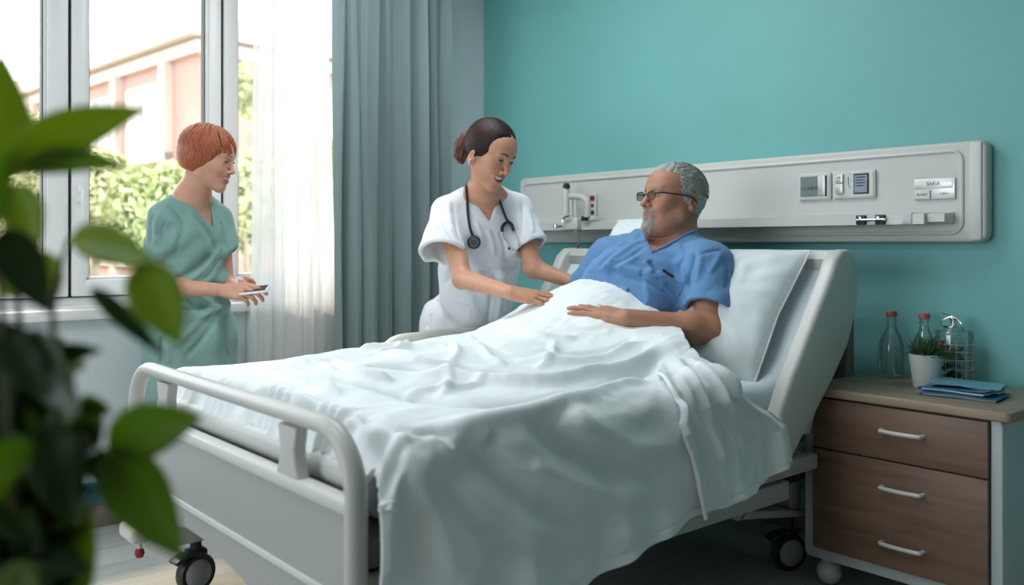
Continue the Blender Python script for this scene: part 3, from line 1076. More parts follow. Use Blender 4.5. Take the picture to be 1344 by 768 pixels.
def bottle(px, py, y, label, h=.205):
    p = at_z(px, py, TZ)
    p = Vector((p.x, p.y, TZ))
    if y:
        r = ray(px, py)
        p = Vector((r.x / r.y * y, y, TZ))
    o = thing('glass_bottle', p, label, 'bottle', None)
    k = h / .205
    prof = [(.0, .004), (.030, .003), (.036, .008), (.038, .02), (.038, .085), (.036, .105), (.028, .130), (.017, .150), (.0135, .165), (.0128, .185), (.0135, .186), (.0135, .190)]
    MB().lathe([(a * k, b * k) for a, b in prof], p, 32).build('bottle_body', M['bottle_glass'], o)
    MB().lathe([(a * k, b * k) for a, b in [(0, .207), (.014, .207), (.0165, .204), (.0165, .191), (.015, .190), (0, .190)]], p, 24).build('bottle_cap', M['bottle_cap'], o)
    MB().lathe([(.0155 * k, .176 * k), (.017 * k, .178 * k), (.0155 * k, .180 * k)], p, 24).build('neck_ring', M['bottle_glass'], o)
    return o


bottle(1170, 497, 2.97, 'clear glass bottle with red cap standing alone at the left of the nightstand', .225)
bottle(1213, 500, 2.99, 'clear glass bottle with pink-red cap half hidden behind the small potted plant', .222)
# potted plant
pp = at_z(1215, 507, TZ)
pp = Vector((pp.x, pp.y - .07, TZ))
r = ray(1215, 507)
pp = Vector((r.x / r.y * 2.84, 2.84, TZ))
pl = thing('potted_plant', pp, 'small spiky green plant in a white pot on the nightstand', 'potted plant')
prof = [(0, 0), (.035, 0), (.037, .004), (.050, .100), (.0505, .106), (.048, .107), (.047, .098), (.040, .088), (0, .088)]
MB().lathe(prof, pp, 36).build('pot', M['pot'], pl)
MB().lathe([(.0465, .093), (.03, .097), (0, .098)], pp, 20).build('soil', M['soil'], pl)
lf = MB()
rnd = random.Random(4)
for k in range(90):
    a = rnd.uniform(0, 2 * PI)
    el = rnd.uniform(.15, 1.45)
    L_ = rnd.uniform(.058, .098) * (1.0 if el > .8 else 1.0)
    d_ = Vector((math.cos(a) * math.cos(el), math.sin(a) * math.cos(el), math.sin(el)))
    b0 = pp + Vector((math.cos(a) * .022 * rnd.random(), math.sin(a) * .022 * rnd.random(), .094))
    side = d_.cross(Vector((0, 0, 1))).normalized()
    nn = side.cross(d_)
    V = []
    for i in range(6):
        s_ = i / 5
        p_ = b0 + d_ * L_ * s_ - Vector((0, 0, .012 * s_ * s_))
        w_ = .0052 * (1 - s_) ** .6 * (.6 + 1.2 * min(s_ * 2, 1) * .5) + .0002
        V += [p_ - side * w_, p_ + nn * w_ * .5 * -1, p_ + side * w_, p_ + nn * w_ * .25]
    F_ = []
    for i in range(5):
        for j in range(4):
            F_.append((i * 4 + j, i * 4 + (j + 1) % 4, (i + 1) * 4 + (j + 1) % 4, (i + 1) * 4 + j))
    lf.add(V, F_)
lf.build('leaves', M['leaf_small'], pl)
# glass jar with wire basket and chrome clasp
r = ray(1252, 503)
jp = Vector((r.x / r.y * 2.965, 2.965, TZ))
jr = thing('glass_jar', jp, 'glass jar wrapped in wire with a chrome lid clasp behind the blue folders', 'jar')
JR, JH = .058, .175
MB().lathe([(0, .003), (JR - .004, .003), (JR, .008), (JR, JH - .01), (JR - .004, JH), (.032, JH + .004), (.030, JH + .012), (0, JH + .013)], jp, 36).build('jar_glass', M['bottle_glass'], jr)
wm = MB()
for zz in (.02, .055, .085, .112, .135):
    wm.tube([jp + Vector((math.cos(2 * PI * k / 28) * (JR + .001), math.sin(2 * PI * k / 28) * (JR + .001), zz)) for k in range(28)], .0012, 5, closed=True)
for k in range(12):
    a = 2 * PI * k / 12
    wm.tube([jp + Vector((math.cos(a) * (JR + .001), math.sin(a) * (JR + .001), .006)), jp + Vector((math.cos(a) * (JR + .001), math.sin(a) * (JR + .001), JH - .03))], .0011, 5)
wm.build('wire_basket', silver, jr)
ct = MB()
rnd = random.Random(9)
for k in range(26):
    a = rnd.uniform(0, 2 * PI); rr = rnd.uniform(0, .034)
    c_ = jp + Vector((math.cos(a) * rr, math.sin(a) * rr, .012 + .0042 * k))
    ct.lathe([(0, -.008), (.009, -.005), (.011, 0), (.009, .005), (0, .008)], c_, 8)
ct.build('jar_contents', mat('dark_sweets', (0.04, 0.04, 0.05), rough=.5), jr)
ct = MB()
for k in range(9):
    a = PI + rnd.uniform(-.6, 1.4); rr = rnd.uniform(.025, .040)
    c_ = jp + Vector((math.cos(a) * rr, math.sin(a) * rr - .005, .085 + .006 * k))
    ct.lathe([(0, -.010), (.011, -.006), (.013, 0), (.011, .006), (0, .010)], c_, 8)
ct.build('red_contents', mat('red_sweets', (0.35, 0.03, 0.03), rough=.5), jr)
cz = jp + Vector((0, 0, JH + .013))
lid = MB().lathe([(.034, -.002), (.034, .004), (.020, .008), (.012, .012), (.010, .022), (.014, .028), (.010, .036), (0, .038)], cz, 24)
lid.tube(smooth_path([cz + Vector((-.034, -.01, 0)), cz + Vector((-.03, -.02, .018)), cz + Vector((0, -.01, .034)), cz + Vector((.03, -.02, .016)), cz + Vector((.036, -.01, -.01))], 4), .0016, 6)
lid.tube([cz + Vector((-.006, 0, .034)), cz + Vector((-.034, -.01, .044))], .0022, 6)
lid.build('lid_clasp', M['chrome'], jr)
# folders
fc = at_z(1270, 520, TZ)
fc = Vector((-1.225, 2.80, TZ))
cam2 = math.atan2(SY, CY)


def folder(name, cx, cy, z, rot, wd, dp_, lift, material, label, tk=.004, fold=True):
    R_ = Matrix.Rotation(rot, 3, 'Z')
    c_ = Vector((cx, cy, z))
    o = thing(name, c_, label, 'folder')
    mb = MB()
    n = 10

    def sheet(z0_, lift_, th, sx=1.0, off=0):
        V = []
        for j in range(2):
            for i in range(n + 1):
                u = i / n
                for k in range(2):
                    zz = z0_ + lift_ * u ** 1.6 + .002 * math.sin(u * 5 + off) + j * th
                    V.append(c_ + R_ @ Vector(((u - .5) * wd * sx + off * .004, (k - .5) * dp_ * sx, 0)) + Vector((0, 0, zz)))
        F_ = []
        m = 2 * (n + 1)
        for i in range(n):
            a = i * 2
            F_.append((a, a + 1, a + 3, a + 2)[::-1]); F_.append((m + a, m + a + 1, m + a + 3, m + a + 2))
            F_.append((a, a + 2, m + a + 2, m + a)); F_.append((a + 1, m + a + 1, m + a + 3, a + 3))
        F_.append((0, m, m + 1, 1)); F_.append((2 * n, 2 * n + 1, m + 2 * n + 1, m + 2 * n))
        return V, F_
    mb.add(*sheet(0.0, 0, .0015))
    mb.add(*sheet(tk, lift, .0015))
    # spine joining the covers at the closed end
    mb.tube([c_ + R_ @ Vector((-wd / 2, -dp_ / 2, tk / 2)), c_ + R_ @ Vector((-wd / 2, dp_ / 2, tk / 2))], tk / 2 + .001, 8)
    mb.build('cover', material, o)
    pg = MB()
    pg.add(*sheet(.002, lift * .45, max(tk - .003, .001), .93))
    pg.build('papers', M['paper'], o)
    return o


folder('blue_folder', -1.175, 2.78, TZ, .15, .215, .155, .003, M['blue_folder'], 'dark blue folder lying at the bottom of the small stack on the nightstand', .006)
folder('blue_folder', -1.185, 2.79, TZ + .0105, -.05, .200, .150, .010, M['blue_folder'], 'blue folder showing white papers, middle of the small stack on the nightstand', .008)
folder('blue_folder', -1.180, 2.81, TZ + .0315, .28, .190, .145, -.014, M['blue_light'], 'pale blue folder lying on top of the small stack on the nightstand', .004)

# ================================================================== BLANKET
def lerp_tab(tab, x):
    xs = [a for a, _ in tab]
    ysv = [b for _, b in tab]
    return np.interp(x, xs, ysv)


BC = -2.22                      # middle of the patient's body
RIDGE = [(.95, .715), (1.05, .735), (1.16, .775), (1.31, .790), (1.50, .792), (1.70, .806), (1.90, .825), (2.00, .865), (2.10, .925), (2.18, .958), (2.26, .975), (2.34, .968), (2.45, .94)]
WIDTH = [(.95, .30), (1.3, .32), (1.7, .34), (1.95, .36), (2.1, .37), (2.3, .37)]
EX = -1.505                     # near side where the blanket turns down
FX = -2.845
TOPB = .712


def smoothstep(a, b, x):
    t = np.clip((x - a) / (b - a), 0, 1)
    return t * t * (3 - 2 * t)


def top_height(x, y):
    rz = lerp_tab(RIDGE, y)
    wd = lerp_tab(WIDTH, y)
    t = np.abs((x - BC) / wd)
    belly = smoothstep(1.9, 2.15, y)
    e = 2.6 - .3 * belly
    z = TOPB + (rz - TOPB) * np.exp(-t ** e)
    # legs: shallow valley between them
    z -= .022 * np.exp(-((x - BC) / .07) ** 2) * (1 - smoothstep(1.7, 2.0, y)) * smoothstep(1.0, 1.3, y)
    # bunched cloth beside the hip on the near side
    z += .060 * np.exp(-((x + 1.72) / .13) ** 2) * smoothstep(1.78, 2.10, y)
    z += .012 * np.exp(-((x + 1.70) / .20) ** 2)
    return z


HEM = [(.90, .23), (1.3, .275), (1.48, .308), (1.70, .352), (1.9, .382), (2.13, .408), (2.25, .445), (2.4, .47)]
YH_X = [(-2.95, 2.16), (-2.6, 2.20), (-2.35, 2.25), (-2.2, 2.275), (-2.0, 2.29), (-1.85, 2.27), (-1.72, 2.14), (-1.62, 2.06), (-1.505, 2.10)]
YH_Z = [(.40, 2.315), (.42, 2.305), (.533, 2.24), (.638, 2.150), (.70, 2.11), (.74, 2.10)]
RC = .075                       # radius of the turned edge


def section(s, y, yfoot, off=0.0):
    """s in metres across: 0 = far top edge ... returns x, z, drop"""
    Wt = EX - FX
    far = s < 0
    xt = np.clip(FX + s, FX, EX - RC * .0)
    z = top_height(xt, y)
    over = np.maximum(s - (Wt - RC), 0)
    a = np.clip(over / (RC * PI / 2), 0, 1) * PI / 2
    hang = np.maximum(over - RC * PI / 2, 0)
    x = np.where(over > 0, EX - RC + RC * np.sin(a), FX + np.maximum(s, 0))
    ztop_e = top_height(np.full_like(y, EX - RC), y)
    z = np.where(over > 0, ztop_e - RC * (1 - np.cos(a)) - hang, top_height(x, y))
    # far side
    fo = np.maximum(-(s - RC), 0)
    fa = np.clip(fo / (RC * PI / 2), 0, 1) * PI / 2
    fh = np.maximum(fo - RC * PI / 2, 0)
    x = np.where(fo > 0, FX + RC - RC * np.sin(fa), x)
    z = np.where(fo > 0, top_height(np.full_like(y, FX + RC), y) - RC * (1 - np.cos(fa)) - fh, z)
    return x, z, hang


NI, NJ = 330, 270
sv = np.concatenate([np.linspace(-.34, 0.1, 30, endpoint=False), np.linspace(.1, 1.95, NI - 30)])
Wt = EX - FX
drop0 = Wt - RC + RC * PI / 2


def blanket_grid(s_arr, ylo_fn, yhi_fn, nj, off):
    P = np.zeros((len(s_arr), nj, 3))
    A = np.zeros((len(s_arr), nj))
    for i, s in enumerate(s_arr):
        xx = min(FX + s, EX)
        # upper edge
        if s <= drop0:
            yh = float(np.interp(xx, [a for a, _ in YH_X], [b for _, b in YH_X]))
        else:
            zz = .69 - (s - drop0)
            yh = float(np.interp(zz, [a for a, _ in YH_Z], [b for _, b in YH_Z]))
        yl = ylo_fn(s)
        yh = yhi_fn(s, yh)
        vv = np.linspace(0, 1, nj)
        y = yl + (yh - yl) * vv
        x, z, hang = section(np.full(nj, s), y, yl)
        # stop at the hem: compress the hanging part to the hem height
        hem = lerp_tab(HEM, y)
        smax = s_arr[-1]
        if s > drop0:
            f = (s - drop0) / (smax - drop0)
            ze = top_height(np.full(nj, EX - RC), y) - RC
            z = ze + (hem - ze) * f
            d = (ze - z)
            # outward flare and soft hanging waves
            ph = y * 9.0
            x = x + .05 * smoothstep(0, .45, d) + .020 * smoothstep(.04, .5, d) * np.sin(ph * 2.1 + 1.2 * np.sin(ph * .6) + 2.5 * d)
            x = x + .010 * smoothstep(.04, .4, d) * np.sin(ph * 4.3 + 3 * d + 1.0)
        # foot end turns down behind the footboard
        fe = np.clip((1.025 - y) / .07, 0, 1)
        z = z - .10 * fe ** 2.2 * float(1 - smoothstep(drop0 - .06, drop0 + .10, s))
        P[i, :, 0] = x
        P[i, :, 1] = y
        P[i, :, 2] = z
    return P


def grid_normals(P):
    du = np.gradient(P, axis=0)
    dv = np.gradient(P, axis=1)
    n = np.cross(dv, du)
    n /= np.linalg.norm(n, axis=2, keepdims=True) + 1e-9
    # outward: up or to +x
    flip = (n[..., 2] * .7 + n[..., 0] * .7 * np.sign(P[..., 0] + 2.2)) < 0
    n[flip] *= -1
    return n


def grid_faces(ni, nj):
    return [(i * nj + j, (i + 1) * nj + j, (i + 1) * nj + j + 1, i * nj + j + 1) for i in range(ni - 1) for j in range(nj - 1)]


P0 = blanket_grid(sv, lambda s: .957 - .03 * float(smoothstep(drop0 - .1, drop0, s)), lambda s, yh: yh, NJ, 0)
base_bvh = BVHTree.FromPolygons([tuple(p) for p in P0.reshape(-1, 3)], grid_faces(len(sv), NJ))


def hit(px, py, bvh):
    o = Vector((0, 0, CAM_H))
    r = ray(px, py)
    loc, nrm, idx, dist = bvh.ray_cast(o, r.normalized())
    return loc


_RT = np.array([[.36, .48, -.80], [-.80, .60, 0.], [.48, .64, .60]])


def vnoise(P, f, seed, stretch=(1, 1, 1)):
    """smooth gradient noise on an (N,3) array, about -1..1"""
    Q = (P * np.array(stretch)) @ _RT * f + seed * 17.3
    i0 = np.floor(Q).astype(np.int64)
    fr = Q - i0
    w_ = fr * fr * fr * (fr * (fr * 6 - 15) + 10)
    out = np.zeros(len(P))
    for dx in (0, 1):
        for dy in (0, 1):
            for dz in (0, 1):
                h = (i0[:, 0] + dx) * 374761393 + (i0[:, 1] + dy) * 668265263 + (i0[:, 2] + dz) * 2147483647 + seed * 144665
                h = (h ^ (h >> 13)) * 1274126177
                h = h ^ (h >> 16)
                gx = ((h & 1023) / 511.5 - 1)
                gy = (((h >> 10) & 1023) / 511.5 - 1)
                gz = (((h >> 20) & 1023) / 511.5 - 1)
                g = gx * (fr[:, 0] - dx) + gy * (fr[:, 1] - dy) + gz * (fr[:, 2] - dz)
                wgt = (w_[:, 0] if dx else 1 - w_[:, 0]) * (w_[:, 1] if dy else 1 - w_[:, 1]) * (w_[:, 2] if dz else 1 - w_[:, 2])
                out += wgt * g
    return np.clip(out * 1.7, -1, 1)


# folds: (height, half width, points of the crease as seen in the photograph)
FOLDS = [
    # long folds running from the elbow down to the foot on the near side of the legs
    (-.030, .022, [(884, 456), (845, 484), (790, 508), (730, 522), (672, 528), (610, 532), (545, 522), (480, 508)]),
    (.022, .022, [(868, 452), (835, 478), (780, 496), (715, 508), (650, 507), (590, 497), (520, 490)]),
    (-.016, .015, [(858, 448), (820, 476), (770, 489), (700, 493), (640, 489), (600, 478), (560, 470)]),
    (.016, .016, [(846, 446), (812, 466), (770, 478), (720, 478), (670, 470)]),
    (-.010, .012, [(835, 441), (800, 458), (755, 465), (710, 460)]),
    (.014, .020, [(870, 505), (820, 506), (770, 520), (700, 540), (640, 552), (570, 560)]),
    (.010, .014, [(640, 505), (600, 512), (560, 516), (500, 520)]),
    # short folds around the knees and feet
    (.008, .014, [(728, 445), (726, 462), (718, 478), (700, 486)]),
    (.009, .014, [(600, 436), (622, 450), (640, 468), (668, 480)]),
    (-.007, .012, [(622, 436), (645, 452), (668, 466)]),
    (.008, .014, [(560, 486), (585, 496), (590, 510), (575, 524)]),
    (.012, .014, [(480, 470), (520, 468), (560, 478), (600, 480)]),
    (-.010, .012, [(470, 480), (520, 482), (560, 490)]),
    (.014, .014, [(430, 478), (470, 490), (520, 500)]),
    (-.012, .012, [(400, 486), (450, 500), (500, 512), (560, 522)]),
    (.012, .012, [(330, 484), (380, 492), (420, 506), (450, 520)]),
    (-.010, .012, [(300, 490), (350, 500), (400, 514)]),
    (.012, .012, [(540, 452), (520, 462), (490, 466)]),
    (.010, .010, [(395, 474), (420, 480), (440, 490)]),
    (.010, .012, [(660, 430), (700, 440), (760, 444)]),
    (-.008, .010, [(690, 420), (740, 430), (800, 432)]),
    (.010, .014, [(540, 440), (580, 448), (600, 462), (590, 476)]),
    (.010, .012, [(470, 460), (500, 455), (530, 458)]),
    (.008, .010, [(340, 505), (400, 525), (460, 545)]),
    (-.008, .012, [(450, 540), (520, 560), (600, 570)]),
    # sweeping folds of the hanging side, gathered towards the patient's hip
    (-0.0138, 0.039, [(905, 612), (870, 622), (820, 618), (770, 600), (730, 575), (700, 548)]),
    (0.0129, 0.039, [(900, 585), (860, 590), (810, 580), (765, 560), (740, 540)]),
    (-0.0129, 0.044, [(905, 640), (860, 668), (800, 680), (730, 672), (670, 640), (625, 600), (600, 572)]),
    (0.0129, 0.047, [(905, 628), (865, 646), (800, 652), (735, 638), (680, 606), (650, 575)]),
    (-0.0092, 0.039, [(880, 690), (820, 720), (740, 730), (660, 710), (590, 660), (550, 600)]),
    (0.0092, 0.039, [(890, 668), (830, 700), (760, 706), (680, 690), (620, 650), (575, 595)]),
    (0.0092, 0.034, [(548, 592), (560, 640), (580, 700), (600, 768)]),
    (-0.0092, 0.034, [(520, 600), (530, 660), (545, 768)]),
    (0.0064, 0.021, [(515, 600), (512, 660), (516, 768)]),
    (-0.0064, 0.018, [(640, 570), (665, 590), (700, 612)]),
    (0.0055, 0.013, [(560, 566), (585, 588), (600, 594)]),
    (-0.0055, 0.016, [(690, 556), (720, 585), (760, 610)]),
]


def apply_folds(P, N, folds, bvh, extra=1.0):
    X = P.reshape(-1, 3)
    disp = np.zeros(len(X))
    for (amp, wd, pts) in folds:
        pp_ = []
        for q in pts:
            h_ = hit(q[0], min(q[1], 900), bvh)
            if h_ is not None:
                pp_.append(h_)
        if len(pp_) < 2:
            continue
        pp_ = smooth_path(pp_, 4)
        Q = np.array([tuple(v) for v in pp_])
        L = len(Q)
        best = np.full(len(X), 1e9)
        tt = np.zeros(len(X))
        lo = Q.min(0) - wd * 4
        hi = Q.max(0) + wd * 4
        sel = np.nonzero(np.all((X > lo) & (X < hi), axis=1))[0]
        Xs = X[sel]
        bs = np.full(len(sel), 1e9)
        ts = np.zeros(len(sel))
        for k in range(L - 1):
            a, b = Q[k], Q[k + 1]
            ab = b - a
            h_ = np.clip(((Xs - a) @ ab) / (ab @ ab + 1e-12), 0, 1)
            d = np.linalg.norm(Xs - a - h_[:, None] * ab, axis=1)
            m_ = d < bs
            bs[m_] = d[m_]
            ts[m_] = (k + h_[m_]) / (L - 1)
        taper = np.clip(np.minimum(ts, 1 - ts) / .22, 0, 1)
        taper = taper * taper * (3 - 2 * taper)
        disp[sel] += amp * extra * taper * np.exp(-(bs / wd) ** 2)
    return disp.reshape(P.shape[:2])


Nn = grid_normals(P0)
D = apply_folds(P0, Nn, FOLDS, base_bvh, 1.65)
X = P0.reshape(-1, 3)
rn = .0065 * vnoise(X, 6, 3, (1.6, 1, 1)) + .004 * vnoise(X, 13, 4, (1, .6, 1)) + .0022 * (1 - 2 * np.abs(vnoise(X, 16, 5, (1.3, .6, .8)))) + .0009 * vnoise(X, 48, 6)
D += rn.reshape(D.shape)
# wrinkles at the foot end
ft = np.exp(-((P0[..., 1] - .98) / .05) ** 2)
D += ft * .007 * np.sin(P0[..., 0] * 95 + 3 * np.sin(P0[..., 0] * 21))
# stitched hem line
dh = P0[..., 2] - lerp_tab(HEM, P0[..., 1])
hanging = (sv > drop0 + .1)[:, None]
D -= np.where(hanging, .003 * np.exp(-((dh - .022) / .004) ** 2), 0)
P1 = P0 + Nn * D[..., None]
bm_ = MB()
bm_.add(P1.reshape(-1, 3).tolist(), grid_faces(len(sv), NJ))
blanket = bm_.build('blanket', M['linen'], origin=(-2.1, 1.6, .7), fix=False, angle=180)
md = blanket.modifiers.new('thickness', 'SOLIDIFY')
md.thickness = .007
md.offset = -1
tag(blanket, 'white blanket draped over the patient and hanging down the near side of the bed', 'blanket')
blanket_bvh = BVHTree.FromPolygons([tuple(p) for p in P1.reshape(-1, 3)], grid_faces(len(sv), NJ))

# ---- the turned-back upper layer falling beside the hip
sv2 = np.linspace(1.14, 1.95, 170)


def ylow2(s):
    return float(np.interp(s, [1.14, 1.24, 1.32, 1.40, 1.5, 1.6, 1.8, 1.96], [2.00, 1.87, 1.81, 1.80, 1.82, 1.84, 1.865, 1.885]))


P2 = blanket_grid(sv2, ylow2, lambda s, yh: yh + .012, 130, 0)
N2 = grid_normals(P2)
V2 = P2.reshape(-1, 3)
vv = np.linspace(0, 1, 130)[None, :]
ss = ((sv2 - sv2[0]) / (sv2[-1] - sv2[0]))[:, None]
edge = np.minimum(vv, 1 - vv)
D2 = .016 + 0 * vv * ss
grow = smoothstep(.25, 1.0, ss)
D2 = D2 + grow * .024 * np.sin(vv * 2 * PI * 2.3 + 2.6 + .8 * np.sin(vv * 5)) * (.4 + .6 * np.sin(PI * np.clip(vv, 0, 1)))
D2 = D2 + .007 * smoothstep(.1, .3, ss) * np.sin(vv * 2 * PI * 4.6 + 2.0 * ss)
D2 = D2 + .020 * np.exp(-((vv - .03) / .05) ** 2) * smoothstep(.05, .25, ss)
D2 = D2 * smoothstep(0, .14, ss)
D2 = D2 - .018 * np.exp(-(ss / .04) ** 2)
D2 = D2 + (.003 * vnoise(V2, 14, 9) + .0015 * vnoise(V2, 40, 2)).reshape(D2.shape)
D2 = D2 - .003 * np.exp(-((ss - .955) / .008) ** 2)
F2 = [(.020, .022, [(760, 512), (800, 504), (850, 508), (878, 530), (890, 570)]),
      (.020, .018, [(884, 470), (905, 500), (925, 560), (945, 620)]),
      (-.016, .014, [(872, 475), (890, 510), (906, 570), (925, 630)]),
      (.018, .016, [(900, 470), (935, 510), (965, 570), (985, 620)]),
      (-.014, .014, [(895, 475), (922, 520), (945, 570), (962, 620)])]
b2 = BVHTree.FromPolygons([tuple(p) for p in V2], grid_faces(len(sv2), 130))
D2 = D2 + apply_folds(P2, N2, F2, b2)
P3 = P2 + N2 * D2[..., None]
sb = MB()
sb.add(P3.reshape(-1, 3).tolist(), grid_faces(len(sv2), 130))
fold_layer = sb.build('turned_back_layer', M['linen'], blanket, fix=False, angle=180, origin=(-1.5, 2.1, .6))
md = fold_layer.modifiers.new('thickness', 'SOLIDIFY')
md.thickness = .008
md.offset = -1

# ================================================================== PILLOWS
def pillow(name, c, ux, uy, un, W_, L_, T_, label, seed, sag=0.0, material=None):
    """ux: width axis, uy: length axis, un: thickness axis"""
    n = 56
    ux, uy, un = Vector(ux).normalized(), Vector(uy).normalized(), Vector(un).normalized()
    V = []
    for side in (1, -1):
        for i in range(n + 1):
            for j in range(n + 1):
                u = i / n * 2 - 1
                v = j / n * 2 - 1
                # pinched corners, pulled-in sides
                pin = 1 - .08 * (1 - u * u) * v * v * 0
                a = u * (1 - .07 * (1 - v * v) * 0 - .06 * (1 - abs(v)) * 1)
                b = v * (1 - .07 * (1 - abs(u)))
                h = ((1 - abs(u) ** 2.6) * (1 - abs(v) ** 2.6)) ** .52
                p = Vector(c) + ux * (a * W_ / 2) + uy * (b * L_ / 2) + un * (side * h * T_ / 2 * (1 if side > 0 else .25))
                p -= un * sag * (u * u + v * v) * .5
                V.append(p)
    X_ = np.array([tuple(p) for p in V])
    h = vnoise(X_, 9, seed) * .006 + (1 - 2 * np.abs(vnoise(X_, 14, seed + 1, (1, .5, .6)))) * .005
    idx = 0
    out = []
    for side in (1, -1):
        for i in range(n + 1):
            for j in range(n + 1):
                u = i / n * 2 - 1
                v = j / n * 2 - 1
                e = 1 - max(abs(u), abs(v)) ** 6
                d = h[idx] * e * side
                # creases radiating from the seams
                ang = math.atan2(v, u)
                rr = math.hypot(u, v)
                d += side * e * .004 * math.sin(ang * 22 + seed) * smoothstep(.45, .95, rr)
                out.append(V[idx] + un * float(d))
                idx += 1
    m_ = (n + 1) * (n + 1)
    F_ = []
    for i in range(n):
        for j in range(n):
            a = i * (n + 1) + j
            F_.append((a, a + n + 1, a + n + 2, a + 1))
            F_.append((m_ + a, m_ + a + 1, m_ + a + n + 2, m_ + a + n + 1))
    mb = MB().add(out, F_)
    # seam piping around the edge
    ring = []
    for k in range(4 * n):
        s_, r_ = divmod(k, n)
        i, j = ((r_, 0), (n, r_), (n - r_, n), (0, n - r_))[s_]
        ring.append(out[i * (n + 1) + j])
    ob = mb.build(name, material or M['pillow'], origin=c, fix=False, angle=180)
    MB().tube(ring, .0035, 6, closed=True).build('piping', material or M['pillow'], ob)
    return tag(ob, label, 'pillow')


slope = 1.41
sd = Vector((0, 1, slope)).normalized()
sn = Vector((0, -slope, 1)).normalized()


def on_back(x, y, off):
    return Vector((x, y, deck(y))) + sn * off


pillow('pillow', on_back(-1.915, 2.530, .060), (1, .0, -.02), sd + Vector((.03, 0, 0)), sn, .62, .50, .20, 'plump white pillow behind the patient, nearer the camera, with one pointed corner hanging down', 3)
pillow('pillow', on_back(-2.345, 2.635, .040), (1, 0, .05), sd + Vector((.02, 0, 0)), sn, .42, .47, .15, 'white pillow on the far side behind the patient, its corner showing beside his chin', 5)

# ================================================================== BODIES: smooth distance fields turned into meshes
def npv(v):
    return np.array([v[0], v[1], v[2]], dtype=np.float64)


class Field:
    def __init__(s):
        s.ops = []
        s.fn = None

    def cone(s, a, b, ra, rb, k=.01, op='u'):
        s.ops.append(('c', npv(a), npv(b), ra, rb, k, op))
        return s

    def chain(s, pts, rs, k=.01):
        for i in range(len(pts) - 1):
            s.cone(pts[i], pts[i + 1], rs[i], rs[i + 1], k)
        return s

    def ell(s, c, r, R=None, k=.01, op='u'):
        R = np.array(R) if R is not None else np.eye(3)
        s.ops.append(('e', npv(c), np.array(r, float), R, None, k, op))
        return s

    def planes(s, pl, k=.002, op='s'):
        """convex region: list of (point, outward normal)"""
        s.ops.append(('p', [(npv(a), npv(b) / np.linalg.norm(npv(b))) for a, b in pl], None, None, None, k, op))
        return s

    def func(s, fn, k=.004, op='i', bnd=None):
        s.ops.append(('f', fn, bnd, None, None, k, op))
        return s

    def bounds(s):
        """bounding boxes of the added shapes"""
        lo, hi = np.full(3, 1e9), np.full(3, -1e9)
        for o in s.ops:
            if o[0] == 'f' and o[2] is not None:
                lo, hi = np.minimum(lo, o[2][0]), np.maximum(hi, o[2][1])
            if o[6] != 'u' or o[0] == 'f':
                continue
            if o[0] == 'c':
                r = max(o[3], o[4])
                lo = np.minimum(lo, np.minimum(o[1], o[2]) - r)
                hi = np.maximum(hi, np.maximum(o[1], o[2]) + r)
            elif o[0] == 'e':
                e = np.abs(o[3]) @ o[2]
                lo = np.minimum(lo, o[1] - e)
                hi = np.maximum(hi, o[1] + e)
        return lo - .02, hi + .02

    def __call__(s, P):
        d = np.full(len(P), 1.0)
        for o in s.ops:
            k = o[5]
            if o[0] == 'c':
                a, b, ra, rb = o[1], o[2], o[3], o[4]
                ab = b - a
                pa = P - a
                h = np.clip(pa @ ab / (ab @ ab + 1e-12), 0, 1)
                q = np.sqrt(((pa - h[:, None] * ab) ** 2).sum(1)) - (ra + (rb - ra) * h)
            elif o[0] == 'e':
                q_ = (P - o[1]) @ o[3]
                k0 = np.sqrt(((q_ / o[2]) ** 2).sum(1))
                k1 = np.sqrt(((q_ / o[2] ** 2) ** 2).sum(1)) + 1e-9
                q = k0 * (k0 - 1) / k1
            elif o[0] == 'f':
                q = o[1](P)
            else:
                q = np.max([(P - a) @ n for a, n in o[1]], axis=0)
            if o[6] == 'u':
                h = np.clip(.5 + .5 * (q - d) / k, 0, 1)
                d = q * (1 - h) + d * h - k * h * (1 - h)
            elif o[6] == 's':
                q = -q
                h = np.clip(.5 - .5 * (q - d) / k, 0, 1)
                d = q * (1 - h) + d * h + k * h * (1 - h)
            else:
                h = np.clip(.5 - .5 * (q - d) / k, 0, 1)
                d = q * (1 - h) + d * h + k * h * (1 - h)
        if s.fn is not None:
            d = d + s.fn(P)
        return d


